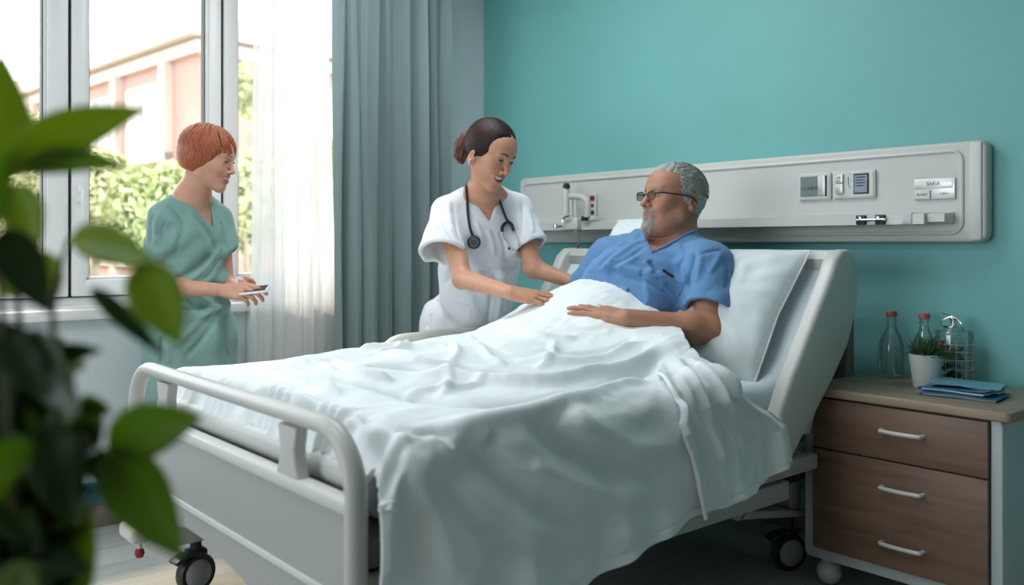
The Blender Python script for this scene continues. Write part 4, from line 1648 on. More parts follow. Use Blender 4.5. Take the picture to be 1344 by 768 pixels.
def extract(F, h, lo=None, hi=None, disp=0.012):
    """surface nets on the zero level of F"""
    b0, b1 = F.bounds()
    lo = b0 if lo is None else np.maximum(npv(lo), b0)
    hi = b1 if hi is None else np.minimum(npv(hi), b1)
    B = 8
    nb = np.maximum(np.ceil((hi - lo) / (h * B)).astype(int), 1)
    n = nb * B + 1
    cx = [lo[a] + h * B * (np.arange(nb[a]) + .5) for a in range(3)]
    G = np.stack(np.meshgrid(*cx, indexing='ij'), -1).reshape(-1, 3)
    dc = F(G)
    D = np.repeat(np.repeat(np.repeat(np.sign(dc).reshape(nb), B, 0), B, 1), B, 2).astype(np.float32)
    D = np.pad(D, ((0, 1), (0, 1), (0, 1)), mode='edge')
    act = np.nonzero(np.abs(dc) < h * B * .87 * 1.35 + disp)[0]
    off = np.stack(np.meshgrid(*[np.arange(B + 1)] * 3, indexing='ij'), -1).reshape(-1, 3)
    bi = np.stack(np.unravel_index(act, nb), -1)
    for c0_ in range(0, len(act), 400):
        bb_ = bi[c0_:c0_ + 400]
        idx = (bb_[:, None, :] * B + off[None]).reshape(-1, 3)
        d = F(lo + idx * h)
        D[idx[:, 0], idx[:, 1], idx[:, 2]] = d
    S_ = D < 0
    nx, ny, nz = D.shape
    cnt = np.zeros((nx - 1, ny - 1, nz - 1), np.int8)
    for a in (0, 1):
        for b in (0, 1):
            for c in (0, 1):
                cnt += S_[a:nx - 1 + a, b:ny - 1 + b, c:nz - 1 + c]
    cells = np.stack(np.nonzero((cnt > 0) & (cnt < 8)), -1)
    acc = np.zeros((len(cells), 3))
    num = np.zeros(len(cells))
    corners = [(a, b, c) for a in (0, 1) for b in (0, 1) for c in (0, 1)]
    for p in corners:
        for ax in range(3):
            if p[ax] == 1:
                continue
            q = list(p)
            q[ax] = 1
            i0 = cells + np.array(p)
            i1 = cells + np.array(q)
            d0 = D[i0[:, 0], i0[:, 1], i0[:, 2]].astype(float)
            d1 = D[i1[:, 0], i1[:, 1], i1[:, 2]].astype(float)
            m_ = (d0 < 0) != (d1 < 0)
            t = np.where(m_, d0 / (d0 - d1 + 1e-12), 0)
            pt = np.array(p, float)[None] + np.zeros((len(cells), 3))
            pt[:, ax] += t
            acc += np.where(m_[:, None], pt, 0)
            num += m_
    V = lo + (cells + acc / num[:, None]) * h
    ID = np.full(cnt.shape, -1, np.int32)
    ID[cells[:, 0], cells[:, 1], cells[:, 2]] = np.arange(len(cells))
    faces = []
    for ax in range(3):
        b, c = (ax + 1) % 3, (ax + 2) % 3
        sl0 = [slice(None)] * 3
        sl1 = [slice(None)] * 3
        sl0[ax] = slice(0, -1)
        sl1[ax] = slice(1, None)
        A0, A1 = S_[tuple(sl0)], S_[tuple(sl1)]
        e = np.stack(np.nonzero(A0 != A1), -1)
        e = e[(e[:, b] > 0) & (e[:, c] > 0) & (e[:, b] < D.shape[b] - 1) & (e[:, c] < D.shape[c] - 1)]
        ins = A0[e[:, 0], e[:, 1], e[:, 2]]
        q = []
        for (db, dc_) in ((-1, -1), (0, -1), (0, 0), (-1, 0)):
            k = e.copy()
            k[:, b] += db
            k[:, c] += dc_
            q.append(ID[k[:, 0], k[:, 1], k[:, 2]])
        q = np.stack(q, -1)
        q = np.where(ins[:, None], q, q[:, ::-1])
        faces.append(q[(q >= 0).all(1)])
    Fc = np.concatenate(faces)
    # one light smoothing pass
    nbv = np.zeros_like(V)
    nn = np.zeros(len(V))
    for i in range(4):
        for j in (1, 3):
            np.add.at(nbv, Fc[:, i], V[Fc[:, (i + j) % 4]])
            np.add.at(nn, Fc[:, i], 1)
    nn[nn == 0] = 1
    V = V * .6 + .4 * nbv / nn[:, None]
    return V, Fc


def creases(V, Fc, folds, extra=1.0, grain=.0006):
    """press photographed creases into a cloth mesh: (height, half width, pixels)"""
    bv = BVHTree.FromPolygons(V.tolist(), Fc.tolist())
    n = np.zeros_like(V)
    fn_ = np.cross(V[Fc[:, 2]] - V[Fc[:, 0]], V[Fc[:, 3]] - V[Fc[:, 1]])
    for i in range(4):
        np.add.at(n, Fc[:, i], fn_)
    n /= np.linalg.norm(n, axis=1, keepdims=True) + 1e-12
    d = apply_folds(V[None], n[None], folds, bv, extra)[0]
    tocam = np.array([0, 0, CAM_H]) - V
    tocam /= np.linalg.norm(tocam, axis=1, keepdims=True)
    face = np.clip((n * tocam).sum(1) * 3, 0, 1)
    d = d * np.maximum(face, 0) + grain * vnoise(V, 70, 5)
    return V + n * d[:, None], Fc


def mesh_obj(name, parts, material, parent=None, origin=None, color=None):
    """join (V, F) arrays into ONE mesh object"""
    Vs, Fs, o = [], [], 0
    for V, Fc in parts:
        Vs.append(V)
        Fs.append(Fc + o)
        o += len(V)
    V = np.concatenate(Vs)
    Fc = np.concatenate(Fs)
    og = npv(origin) if origin is not None else np.zeros(3)
    me = bpy.data.meshes.new(name)
    me.vertices.add(len(V))
    me.vertices.foreach_set('co', (V - og).astype(np.float32).ravel())
    me.loops.add(len(Fc) * 4)
    me.polygons.add(len(Fc))
    me.loops.foreach_set('vertex_index', Fc.astype(np.int32).ravel())
    me.polygons.foreach_set('loop_start', (np.arange(len(Fc)) * 4).astype(np.int32))
    me.polygons.foreach_set('use_smooth', np.ones(len(Fc), bool))
    me.update(calc_edges=True)
    me.materials.append(material)
    if color is not None:
        C_ = color(V)
        ca = me.color_attributes.new('Col', 'FLOAT_COLOR', 'POINT')
        ca.data.foreach_set('color', np.concatenate([C_, np.ones((len(C_), 1))], 1).astype(np.float32).ravel())
    ob = bpy.data.objects.new(name, me)
    COL.objects.link(ob)
    ob.location = og
    if parent is not None:
        ob.parent = parent
        ob.location = Vector(og) - world_loc(parent)
    return ob


def bvh_of(V, Fc):
    return BVHTree.FromPolygons(V.tolist(), Fc.tolist())


def head_frame(side, phi, theta, roll=0.0):
    """side +1 faces right in the photograph, -1 left; phi turns towards the camera, theta tips down"""
    phi, theta, roll = map(math.radians, (phi, theta, roll))
    f0 = RIGHT * (math.cos(phi) * side) - FWD * math.sin(phi)
    f = f0 * math.cos(theta) - UP * math.sin(theta)
    u = UP * math.cos(theta) + f0 * math.sin(theta)
    Rr = Matrix.Rotation(roll, 3, f)
    u = Rr @ u
    l = u.cross(f)
    return f, l, u


class Head:
    def __init__(s, o, fr, sc, smile=1.0, male=False, ear_x=0.0, openm=True, wide=1.0, ears=True, ear_z=0.0):
        s.ears = ears
        s.ez = ear_z
        s.es = 1.0
        s.o, s.sc, s.male, s.ear_x, s.smile, s.openm, s.wide = Vector(o), sc, male, ear_x, smile, openm, wide
        s.f, s.l, s.u = fr
        s.M = np.array([[s.f[i], s.l[i], s.u[i]] for i in range(3)])

    def L(s, x, y, z):
        return s.o + (s.f * x + s.l * (y * s.wide) + s.u * z) * s.sc

    def loc(s, P):
        q = (P - npv(s.o)) @ s.M / s.sc
        q[:, 1] /= s.wide
        return q

    def e(s, F, c, r, k=.01, op='u', rot=None):
        R = s.M if rot is None else s.M @ np.array(rot)
        F.ell(s.L(*c), [r[0] * s.sc, r[1] * s.sc * s.wide, r[2] * s.sc], R, k * s.sc, op)

    def c(s, F, a, b, ra, rb, k=.01, op='u'):
        F.cone(s.L(*a), s.L(*b), ra * s.sc, rb * s.sc, k * s.sc, op)

    def fill(s, F):
        e, c, sm = s.e, s.c, s.smile
        m = s.male
        e(F, (-.010, 0, .045), (.096, .074, .084), .01)
        e(F, (.034, 0, .052), (.058, .062, .058), .03)
        e(F, (.036, 0, -.012), (.056, .056, .062), .03)
        e(F, (.040, 0, -.052), (.044, .042 + .008 * m, .038), .03)
        for y in (-1, 1):
            c(F, (.008, y * (.048 + .008 * m), -.045), (.076, y * .012, -.082), .016 + .006 * m, .014 + .004 * m, .03)
            e(F, (.056, y * .042, -.002), (.024, .022, .020), .022)
            e(F, (.068, y * .033, -.022 + .003 * sm), (.018 + .003 * sm, .018 + .003 * sm, .018), .018)
        e(F, (.079, 0, -.083), (.015 + .003 * m, .018 + .004 * m, .014), .016)
        if m:
            e(F, (.045, 0, -.092), (.045, .045, .022), .03)
        # brow
        for y in (-1, 1):
            c(F, (.086, y * .010, .040), (.076, y * .040, .040), .0085 + .002 * m, .007, .014)
        # eye sockets
        for y in (-1, 1):
            e(F, (.094, y * .030, .021), (.013, .015, .0105), .010, 's')
        # nose
        c(F, (.089, 0, .030), (.1085, 0, -.006), .0060 + .0015 * m, .0078 + .0025 * m, .010)
        e(F, (.1100 + .002 * m, 0, -.011 - .001 * m), (.0100 + .002 * m, .0100 + .003 * m, .0088 + .0015 * m), .006)
        for y in (-1, 1):
            e(F, (.100, y * (.0125 + .002 * m), -.0155), (.0090, .0062, .0070), .005)
            e(F, (.1055, y * .0060, -.0215), (.0045, .0028, .0030), .002, 's')
        # mouth mound
        e(F, (.078, 0, -.043), (.023, .027, .024), .016)
        cz = -.043 + .009 * sm
        cy_ = .021 + .009 * sm
        cx_ = .093 - .006 * sm
        for y in (-1, 1):
            c(F, (.1005, y * .004, -.0345), (cx_, y * cy_, cz), .0050, .0022, .004)
            if s.openm:
                c(F, (.0985, y * .003, -.0555), (cx_, y * cy_, cz), .0062, .0022, .004)
                c(F, (.096, y * .014, -.0525), (cx_, y * cy_, cz), .0052, .0022, .004)
            else:
                c(F, (.0985, y * .003, -.0485), (cx_, y * cy_, cz), .0062, .0022, .004)
            # nasolabial fold
            c(F, (.103, y * .020, -.020), (.096, y * (cy_ + .009), -.040), .0016, .0016, .004, 's')
        if s.openm:
            e(F, (.103, 0, -.0445), (.017, .021 + .003 * sm, .0068), .003, 's')
            for y in (-1, 1):
                e(F, (.098, y * .016, -.0410), (.012, .012, .0048), .003, 's')
        else:
            c(F, (.1045, -.016, -.0405), (.1055, .0, -.0415), .0014, .0014, .002, 's')
            c(F, (.1045, .016, -.0405), (.1055, .0, -.0415), .0014, .0014, .002, 's')
        # eyelids
        oz = .0036 if sm < .5 else .0030
        for y in (-1, 1):
            e(F, (.0765, y * .0305, .021), (.0142, .0155, .0142), .003)
            e(F, (.093, y * .0305, .0200), (.010, .0140, oz + .0006), .0012, 's')
        # ears
        ex = s.ear_x
        for y in ((-1, 1) if s.ears else ()):
            a = .35
            rot = [[math.cos(a), -y * math.sin(a), 0], [y * math.sin(a), math.cos(a), 0], [0, 0, 1]]
            kk = 1.0 if m else .84
            e(F, (-.006 + ex, y * .078, .008 + s.ez), (.018 * kk, .0058, .031 * kk), .006, rot=rot)
            e(F, (.000 + ex, y * .083, .010 + s.ez), (.0105 * kk, .0048, .019 * kk), .004, 's', rot=rot)
            e(F, (.001 + ex, y * .077, -.017 + s.ez), (.0090, .0055, .010), .006, rot=rot)

    def eyes(s, parent, iris=(.10, .05, .02)):
        mt_ = M['eye']
        for y in (-1, 1):
            c_ = s.L(.0765, y * .0305, .0205)
            mb = MB()
            bm = bmesh.new()
            bmesh.ops.create_uvsphere(bm, u_segments=20, v_segments=14, radius=.0124 * s.sc)
            for v in bm.verts:
                v.co = v.co + c_
            mb.bm(bm)
            ob = mb.build('eyeball', mt_, parent, fix=False, angle=180)
            me = ob.data
            ca = me.color_attributes.new('Col', 'FLOAT_COLOR', 'POINT')
            V = np.array([tuple(v.co) for v in me.vertices]) + npv(world_loc(ob))
            g = (s.f * .93 + s.u * -.35).normalized()
            d = ((V - npv(c_)) / (.0124 * s.sc)) @ npv(g)
            C_ = np.where(d[:, None] > .97, (.01, .01, .01), np.where(d[:, None] > .86, iris, (.72, .68, .65)))
            ca.data.foreach_set('color', np.concatenate([C_, np.ones((len(C_), 1))], 1).astype(np.float32).ravel())
            # lash line
            pts = []
            for k in range(9):
                q = -1 + 2 * k / 8
                zz = .0205 + .0038 * (1 - q * q)
                yy = y * .0305 + q * .0142
                xx = .0765 + math.sqrt(max(.0150 ** 2 - (q * .0115) ** 2 - .004 ** 2, 0))
                pts.append(s.L(xx + .0006, yy, zz))
            MB().tube(pts, [.0008 * s.sc] + [.0017 * s.sc] * 7 + [.0011 * s.sc], 6).build('eyelashes', M['lash'], parent)

    def brows(s, parent, material, th=.0028, zz=.0445, tilt=0.0):
        for y in (-1, 1):
            pts, rs = [], []
            for k in range(8):
                q = k / 7
                yy = y * (.012 + .034 * q)
                z = zz + .006 * math.sin(q * PI * .8) - .002 * q + tilt * q
                x = .0975 - .0150 * q ** 1.7 + .0005
                pts.append(s.L(x, yy, z))
                rs.append(s.sc * th * (1 - .75 * q ** 2) * (.6 + .8 * min(q * 3, 1) * .5))
            MB().tube(pts, rs, 7, flat=(1, .6)).build('eyebrow', material, parent)

    def teeth(s, parent):
        pts_u = []
        for k in range(13):
            q = -1 + k / 6
            pts_u.append(s.L(.0950 - .0095 * q * q, q * .0245, -.0425 + .0055 * q * q * s.smile))
        ob = MB().tube(pts_u, [.0032 * s.sc] + [.0056 * s.sc] * 11 + [.0032 * s.sc], 8, flat=(1.0, .45), up=s.u).build('teeth', M['teeth'], parent)
        pts = []
        for k in range(9):
            q = -1 + k / 4
            pts.append(s.L(.088 - .007 * q * q, q * .020, -.049 + .005 * q * q))
        MB().tube(pts, .0075 * s.sc, 8).build('mouth_interior', M['mouth'], parent)


def skin_color(H, base, lips, blush, nails=(), extra=None):
    base, lips, blush = map(np.array, (base, lips, blush))

    def fn(V):
        q = H.loc(V)
        C_ = np.tile(base, (len(V), 1)).astype(float)
        n_ = vnoise(V, 35, 7)[:, None]
        C_ *= 1 + .06 * n_

        def mixc(w_, col):
            nonlocal C_
            w_ = np.clip(w_, 0, 1)[:, None]
            C_ = C_ * (1 - w_) + col * w_
        near = (np.abs(q) < .14).all(1)
        for y in (-1, 1):
            d = np.linalg.norm(q - np.array((.075, y * .040, -.016)), axis=1)
            mixc(.45 * np.exp(-(d / .022) ** 2), blush)
            d = np.linalg.norm(q - np.array((-.006 + H.ear_x, y * .08, .0)), axis=1)
            mixc(.4 * np.exp(-(d / .025) ** 2), blush)
        d = np.linalg.norm(q - np.array((.112, 0, -.012)), axis=1)
        mixc(.4 * np.exp(-(d / .012) ** 2), blush)
        # lips
        sm = H.smile
        cz, cy_, cx_ = -.043 + .009 * sm, .021 + .009 * sm, .093 - .006 * sm
        wl_ = np.zeros(len(V))
        lows = ((.0985, .003, -.0555), (.096, .014, -.0525)) if H.openm else ((.0985, .003, -.0485),)
        for y in (-1, 1):
            for (a, r) in [((.1005, y * .004, -.0345), .0050)] + [((x_, y * y_, z_), .0060) for x_, y_, z_ in lows]:
                a = np.array(a)
                b = np.array((cx_, y * cy_, cz))
                ab = b - a
                h = np.clip((q - a) @ ab / (ab @ ab), 0, 1)
                d = np.linalg.norm(q - a - h[:, None] * ab, axis=1) - (r + (.0022 - r) * h)
                wl_ = np.maximum(wl_, smoothstep(.0022, .0004, d) if False else np.clip((.0020 - d) / .0014, 0, 1))
        mixc(wl_ * near * .9, lips)
        for c_ in nails:
            d = np.linalg.norm(V - npv(c_), axis=1)
            mixc(.7 * np.clip((.0062 - d) / .002, 0, 1), base * .5 + np.array((.42, .28, .26)))
        if extra is not None:
            C_ = extra(V, q, C_)
        return C_
    return fn


def hand(F, wrist, fdir, dorsal, thumb_side, curls, scale=1.0, spread=5.0, thumb=(35, 20, 15), skip=()):
    """palm, four fingers and a thumb.  thumb_side: +1/-1 picks the side; curls: per finger (mcp, pip, dip) degrees"""
    x = Vector(fdir).normalized()
    n = Vector(dorsal)
    n = (n - x * n.dot(x)).normalized()
    t = n.cross(x) * thumb_side
    w_ = Vector(wrist)
    S_ = scale
    lat = (.027, .009, -.009, -.0265)
    kx = (.090, .094, .088, .078)
    ln = ((.042, .026, .020), (.046, .030, .021), (.042, .028, .021), (.033, .021, .018))
    rd = ((.0088, .0078, .0070), (.0088, .0078, .0070), (.0085, .0075, .0068), (.0075, .0066, .0060))
    nails = []
    for i in range(4):
        kn = w_ + (x * kx[i] + t * lat[i] - n * (.002 * abs(i - 1))) * S_
        F.cone(w_ + (t * lat[i] * .55 + x * .008) * S_, kn, .0150 * S_, .0105 * S_, .012 * S_)
        F.cone(w_ + (t * lat[i] * .6 - n * .006 + x * .02) * S_, kn - n * .004 * S_ - x * .01 * S_, .013 * S_, .010 * S_, .012 * S_)
        if i in skip:
            continue
        a = math.radians(spread * (1.2 - i * .9))
        d = (x * math.cos(a) + t * math.sin(a)).normalized()
        p = kn
        ang = 0
        for j in range(3):
            ang += math.radians(curls[i][j])
            dd = d * math.cos(ang) - n * math.sin(ang)
            q = p + dd * ln[i][j] * S_
            r0 = (rd[i][j - 1] if j else rd[i][0] * 1.06) * S_
            F.cone(p, q, r0 if j else rd[i][0] * 1.08 * S_, rd[i][j] * S_, .0035 * S_)
            if j == 2:
                nn = n * math.cos(ang) + d * math.sin(ang)
                nails.append(q + nn * rd[i][2] * .85 * S_ - dd * .001)
            p = q
    # thumb: leaves the side of the palm near the wrist
    ta, tb, tc = [math.radians(v) for v in thumb]
    b0 = w_ + (x * .020 + t * .018 - n * .006) * S_
    d1 = (x * math.cos(ta) + t * math.sin(ta) - n * .25).normalized()
    m1 = b0 + d1 * .042 * S_
    d2 = (x * math.cos(ta - tb) + t * math.sin(ta - tb) - n * .20).normalized()
    m2 = m1 + d2 * .033 * S_
    d3 = (x * math.cos(ta - tb - tc) + t * math.sin(ta - tb - tc) - n * .15).normalized()
    m3 = m2 + d3 * .024 * S_
    F.cone(b0, m1, .0155 * S_, .0115 * S_, .012 * S_)
    F.cone(w_ + (x * .055 + t * .012 - n * .004) * S_, m1, .011 * S_, .009 * S_, .014 * S_)
    F.cone(m1, m2, .0108 * S_, .0092 * S_, .004 * S_)
    F.cone(m2, m3, .0094 * S_, .0078 * S_, .003 * S_)
    nails.append(m3 + (n * .5 + t * .7).normalized() * .007 * S_)
    return nails


def strands(name, H, roots, flow, n_seg, width, material, parent, seed, lift=.002, taper=.25):
    """locks of hair: roots is a list of local start points, flow(p, s) gives the next local point"""
    rnd_ = random.Random(seed)
    mb = MB()
    for r0 in roots:
        p = np.array(r0, float)
        pts, rs = [], []
        wv = width * rnd_.uniform(.6, 1.3)
        for k in range(n_seg + 1):
            q = k / n_seg
            pts.append(H.L(*p))
            rs.append(max(wv * H.sc * (math.sin(PI * min(q * .8 + .15, 1)) * (1 - taper) + taper * (1 - q)) * (1 - q ** 4 * .85), .0003))
            p = flow(p, q, rnd_)
        up_ = (pts[0] - H.o).normalized()
        mb.tube(pts, rs, 5, cap=False, flat=(.45, 1.0), up=tuple(up_))
    return mb.build(name, material, parent, fix=False, angle=180)


M['skin_m'] = vcol_mat('patient_skin', rough=0.50, sss=.10, bump=.15, bump_scale=350)
M['skin_n'] = vcol_mat('nurse_skin', rough=0.45, sss=.10, bump=.06, bump_scale=400)
M['skin_r'] = vcol_mat('redhead_skin', rough=0.45, sss=.10, bump=.06, bump_scale=400)
M['eye'] = vcol_mat('eye', rough=0.15)
M['lash'] = mat('dark_lashes', (0.02, 0.012, 0.01), rough=.6)
M['teeth'] = mat('teeth_enamel', (0.85, 0.82, 0.78), rough=.25)
M['mouth'] = mat('mouth_inside', (0.14, 0.025, 0.025), rough=.5)
M['hair_dark'] = mat('dark_brown_hair', (0.022, 0.008, 0.006), rough=.42, spec=.22, noise_amt=.5, noise_scale=60, stretch=(1, 1, 1), bump=.3, bump_scale=150)
M['hair_red'] = mat('copper_red_hair', (0.34, 0.085, 0.03), rough=.42, noise_amt=.35, noise_scale=50, bump=.3, bump_scale=150)
M['hair_grey'] = mat('silver_grey_hair', (0.36, 0.38, 0.36), rough=.55, noise_amt=.35, noise_scale=90, bump=.4, bump_scale=200)
M['beard'] = mat('white_grey_beard', (0.50, 0.46, 0.42), rough=.7, noise_amt=.4, noise_scale=90, bump=.4, bump_scale=200)
M['blue_shirt'] = mat('blue_patient_shirt_cotton', (0.105, 0.245, 0.47), rough=.85, sheen=.15, bump=.22, bump_scale=26, noise_amt=.05)
M['tunic'] = mat('white_nurse_tunic', (0.78, 0.80, 0.84), rough=.85, sheen=.15, bump=.16, bump_scale=22, noise_amt=.02)
M['green'] = mat('sage_green_scrub_cotton', (0.20, 0.345, 0.315), rough=.85, sheen=.15, bump=.22, bump_scale=22, noise_amt=.04)

# ================================================================== THE NURSE IN WHITE
def leg_mesh(F, hip, knee, ankle, r=(.085, .06, .045)):
    F.cone(hip, knee, r[0], r[1], .03)
    F.cone(knee, ankle, r[1], r[2], .02)


def shoe(parent, ankle, direction, material, name='shoe'):
    d = Vector((direction.x, direction.y, 0)).normalized()
    F = Field()
    a = Vector((ankle[0], ankle[1], 0))
    F.cone(a - d * .04 + UP * .035, a + d * .15 + UP * .026, .036, .030, .02)
    F.cone(a + UP * .04, a + UP * .09, .038, .042, .02)
    F.planes([(a + UP * .004, UP)], .004)
    V, Fc = extract(F, .006)
    return mesh_obj(name, [(V, Fc)], material, parent, origin=a)



def v_planes(vA, vB, vC, n, grow=0.0):
    s1_ = (vB - vA).cross(n).normalized()
    if s1_.dot(vC - vA) > 0:
        s1_ = -s1_
    s2_ = (vC - vA).cross(n).normalized()
    if s2_.dot(vB - vA) > 0:
        s2_ = -s2_
    return [(vA + s1_ * grow, s1_), (vA + s2_ * grow, s2_)]


def fade_near(fn, c, r):
    c = npv(c)
    return lambda P: fn(P) * smoothstep(r * .5, r, np.linalg.norm(P - c, axis=1))


def sleeve(G_, sh, end, r0, r1, k=.035, wall=.009, start=.60, cut=0.0, fn=None, flat_n=None):
    IN = Field()
    """hanging short sleeve, cut square and hollow at the cuff"""
    SF = Field()
    SF.cone(sh, end, r0, r1, .02)
    d = (end - sh).normalized()
    cn = Vector(flat_n).normalized() if flat_n is not None else d
    L0 = npv(end + d * cut)
    SF.func(lambda P: (P - L0) @ npv(cn), .004, 'i')
    a = sh + (end - sh) * start
    ra = r0 + (r1 - r0) * start - wall - .008
    IN.cone(a, end + d * .04, ra, r1 - wall)
    SF.func(lambda P: IN(P) + 2 * fn(P), .006, 's')
    G_.func(SF, k, 'u', SF.bounds())


def skin_under(F, G0, fn, pl, depth):
    """chest skin showing in the neckline, 7 mm below the cloth"""
    H0 = Field()
    H0.ops = list(G0.ops)

    def f(P):
        d = H0(P) + fn(P) + depth
        q = np.max([(P - npv(a)) @ npv(b.normalized()) for a, b in pl], axis=0)
        return np.maximum(d, q)
    F.func(f, .008, 'u')


def wrinkle(amp, f, seed, st=(1, 1, 1), amp2=None):
    def fn(P):
        d = amp * (1 - 2 * np.abs(vnoise(P, f, seed, st))) + amp * .5 * vnoise(P, f * .5, seed + 3, st)
        if amp2:
            d = d + amp2 * vnoise(P, f * 2.7, seed + 5, st)
        return d
    return fn


def sink(S_, amount=.0):
    return S_


NF = head_frame(1, 40, 30, -5)
ns_ = 1.04
near_ear = at(620, 206.5, 3.335)
No = at(640, 205.5, 3.40)
NH = Head(No, NF, ns_, smile=1.0, ear_z=-.020)
S_R = at(585, 277, 3.50)      # her right shoulder (left in the picture)
S_L = at(681, 273, 3.60)
neckN = at(634, 253, 3.52)
E_R = at(607, 366, 3.33)
W_R = at(667, 389, 3.20)
E_L = at(700, 352, 3.50)
W_L = at(748, 369, 3.44)
hipN = at(606, 430, 3.84)
waistN = at(627, 372, 3.70)
chestN = at(634, 312, 3.56)
across = (S_L - S_R).normalized()
frontN = across.cross(UP).normalized()
if frontN.dot(FWD) > 0:
    frontN = -frontN
nurse_bvh = None
tgt = hit(697, 399, blanket_bvh)
body = Field()
# right hand lies on the blanket
tip = hit(703, 400, blanket_bvh)
wr = at(668, 388, (tip - Vector((0, 0, CAM_H))).dot(FWD) + .005)
wr = wr + UP * .012
W_R = wr
fd = (tip + Vector((0, 0, .030)) - wr).normalized()
armR, armL, headF, torsoF = Field(), Field(), Field(), Field()
armR.cone(S_R, E_R, .047, .036, .02)
armR.cone(E_R, W_R, .037, .0235, .02)
nailsR = hand(armR, W_R, fd, UP * .85 - FWD * .35 - RIGHT * .1, 1, ((4, 14, 10), (3, 15, 12), (5, 16, 12), (8, 18, 12)), 1.02, 7, (42, 10, 15))
# left arm reaches behind the blanket to the patient's arm
armL.cone(S_L, E_L, .045, .036, .02)
armL.cone(E_L, W_L, .037, .025, .02)
nailsL = hand(armL, W_L, (RIGHT * .9 - UP * .12 + FWD * .15), UP * .9 - FWD * .2, -1, ((15, 25, 20),) * 4, 1.0, 5, (35, 10, 15))
NH.fill(headF)
headF.cone(NH.L(-.018, 0, .0), neckN, .050, .047, .02)
headF.cone(NH.L(.02, 0, -.045), neckN + frontN * .02, .035, .045, .03)
headF.cone(neckN, S_R * .75 + neckN * .25, .052, .045, .04)
headF.cone(neckN, S_L * .75 + neckN * .25, .052, .045, .04)
headF.cone(neckN - UP * .02 + frontN * .005, chestN + UP * .06, .055, .055, .04)
torsoF.cone(chestN, waistN, .075, .075, .04)
torsoF.cone(waistN, hipN, .075, .09, .04)
fl = Vector((hipN.x, hipN.y, 0))
stepv = Vector((across.x, across.y, 0)).normalized()
aL = Vector((hipN.x - .02, hipN.y, .09)) + stepv * .10
aR = Vector((hipN.x - .02, hipN.y, .09)) - stepv * .10
leg_mesh(torsoF, hipN + stepv * .08 - UP * .1, (hipN + stepv * .09) * .5 + aL * .5, aL)
leg_mesh(torsoF, hipN - stepv * .08 - UP * .1, (hipN - stepv * .09) * .5 + aR * .5, aR)
# tunic
G = Field()
RT = np.array([[across[i], frontN[i], UP[i]] for i in range(3)])
G.ell(chestN + UP * .045, (.155, .105, .15), RT, .02)
G.ell(chestN - UP * .015 + frontN * .030 + across * .07, (.075, .070, .075), RT, .05)
G.ell(chestN - UP * .015 + frontN * .030 - across * .07, (.075, .070, .075), RT, .05)
G.ell(waistN + UP * .03, (.162, .105, .16), RT, .06)
G.ell(chestN * .5 + waistN * .5 + frontN * .01 - UP * .01, (.158, .095, .12), RT, .06)
G.ell(waistN - UP * .06, (.158, .115, .14), RT, .06)
G.ell(hipN - UP * .01, (.185, .135, .18), RT, .06)
G.ell(hipN - UP * .14, (.19, .145, .14), RT, .05)
G.cone(neckN + UP * .006 - frontN * .016, S_R + UP * .002, .052, .050, .04)
G.cone(neckN + UP * .006 - frontN * .016, S_L + UP * .002, .052, .050, .04)
# sleeves
sR_end = S_R + (E_R - S_R) * .60 - RIGHT * .050
sL_end = S_L + (E_L - S_L) * .62 + RIGHT * .006
dR_ = (sR_end - S_R).normalized()
dL_ = (sL_end - S_L).normalized()
sleeve(G, S_R, sR_end + dR_ * .0, .050, .090, cut=.012, flat_n=dR_ - RIGHT * .02, fn=lambda P: nf_(P))
sleeve(G, S_L, sL_end, .050, .076, cut=.012, flat_n=dL_ + RIGHT * .25, fn=lambda P: nf_(P))
# hem
G.planes([(hipN - UP * .235, UP)], .004)
# neck opening
vA = at(643, 291, 3.4)
nA = (Vector((0, 0, CAM_H)) - vA).normalized()
vB = at(606, 241, 3.45)
vC = at(659, 238, 3.45)
G0 = Field()
G0.ops = [o for o in G.ops if o[6] == 'u']
back_pl = [(chestN + frontN * -.02, -frontN), (vA + UP * .2, UP)]


def nurse_folds(P):
    d = .6 * wrinkle(.0035, 9, 21, (1.5, 1.5, .7), .0015)(P)
    # long folds radiating from the bust towards the waist
    q = (P - npv(waistN))
    a = q @ npv(across)
    z = q[:, 2]
    w_ = np.exp(-((z - .03) / .11) ** 2)
    d += .007 * w_ * np.sin((a * 1.0 + z * .45) * 62 + 2 * vnoise(P, 6, 2))
    d += .005 * np.exp(-((z + .12) / .09) ** 2) * np.sin(a * 48 + 1.0)
    for (s0, s1_) in ((S_R, sR_end), (S_L, sL_end)):
        c_ = npv((s0 + s1_) * .5)
        r_ = np.linalg.norm(P - c_, axis=1)
        d += .0022 * np.exp(-(r_ / .07) ** 2) * np.sin((P @ npv((s1_ - s0).normalized()) * .4 + 1.0 * (P @ npv(across))) * 75)
    return d


nf_ = fade_near(nurse_folds, vA + UP * .04, .13)
skin_under(headF, G0, nf_, v_planes(vA, vB, vC, nA, .018) + back_pl + [(neckN - UP * .015, UP)], .0065)
G.planes(v_planes(vA, vB, vC, nA) + back_pl, .003)
G.cone(neckN - UP * .03 - RIGHT * .01, neckN + UP * .2 - RIGHT * .01, .048, .050, .006, 's')
G.fn = nf_
parts = [extract(headF, .0024), extract(armR, .0021), extract(armL, .0024), extract(torsoF, .010)]
nurse = mesh_obj('person', parts, M['skin_n'], origin=(hipN.x, hipN.y, 0),
                 color=skin_color(NH, (.58, .295, .19), (.48, .11, .10), (.66, .25, .17), nailsR + nailsL))
tag(nurse, 'smiling dark-haired nurse in a white tunic leaning over the bed', 'person')
NH.eyes(nurse, (.05, .025, .012))
NH.brows(nurse, M['lash'], .0030, .0440)
NH.teeth(nurse)

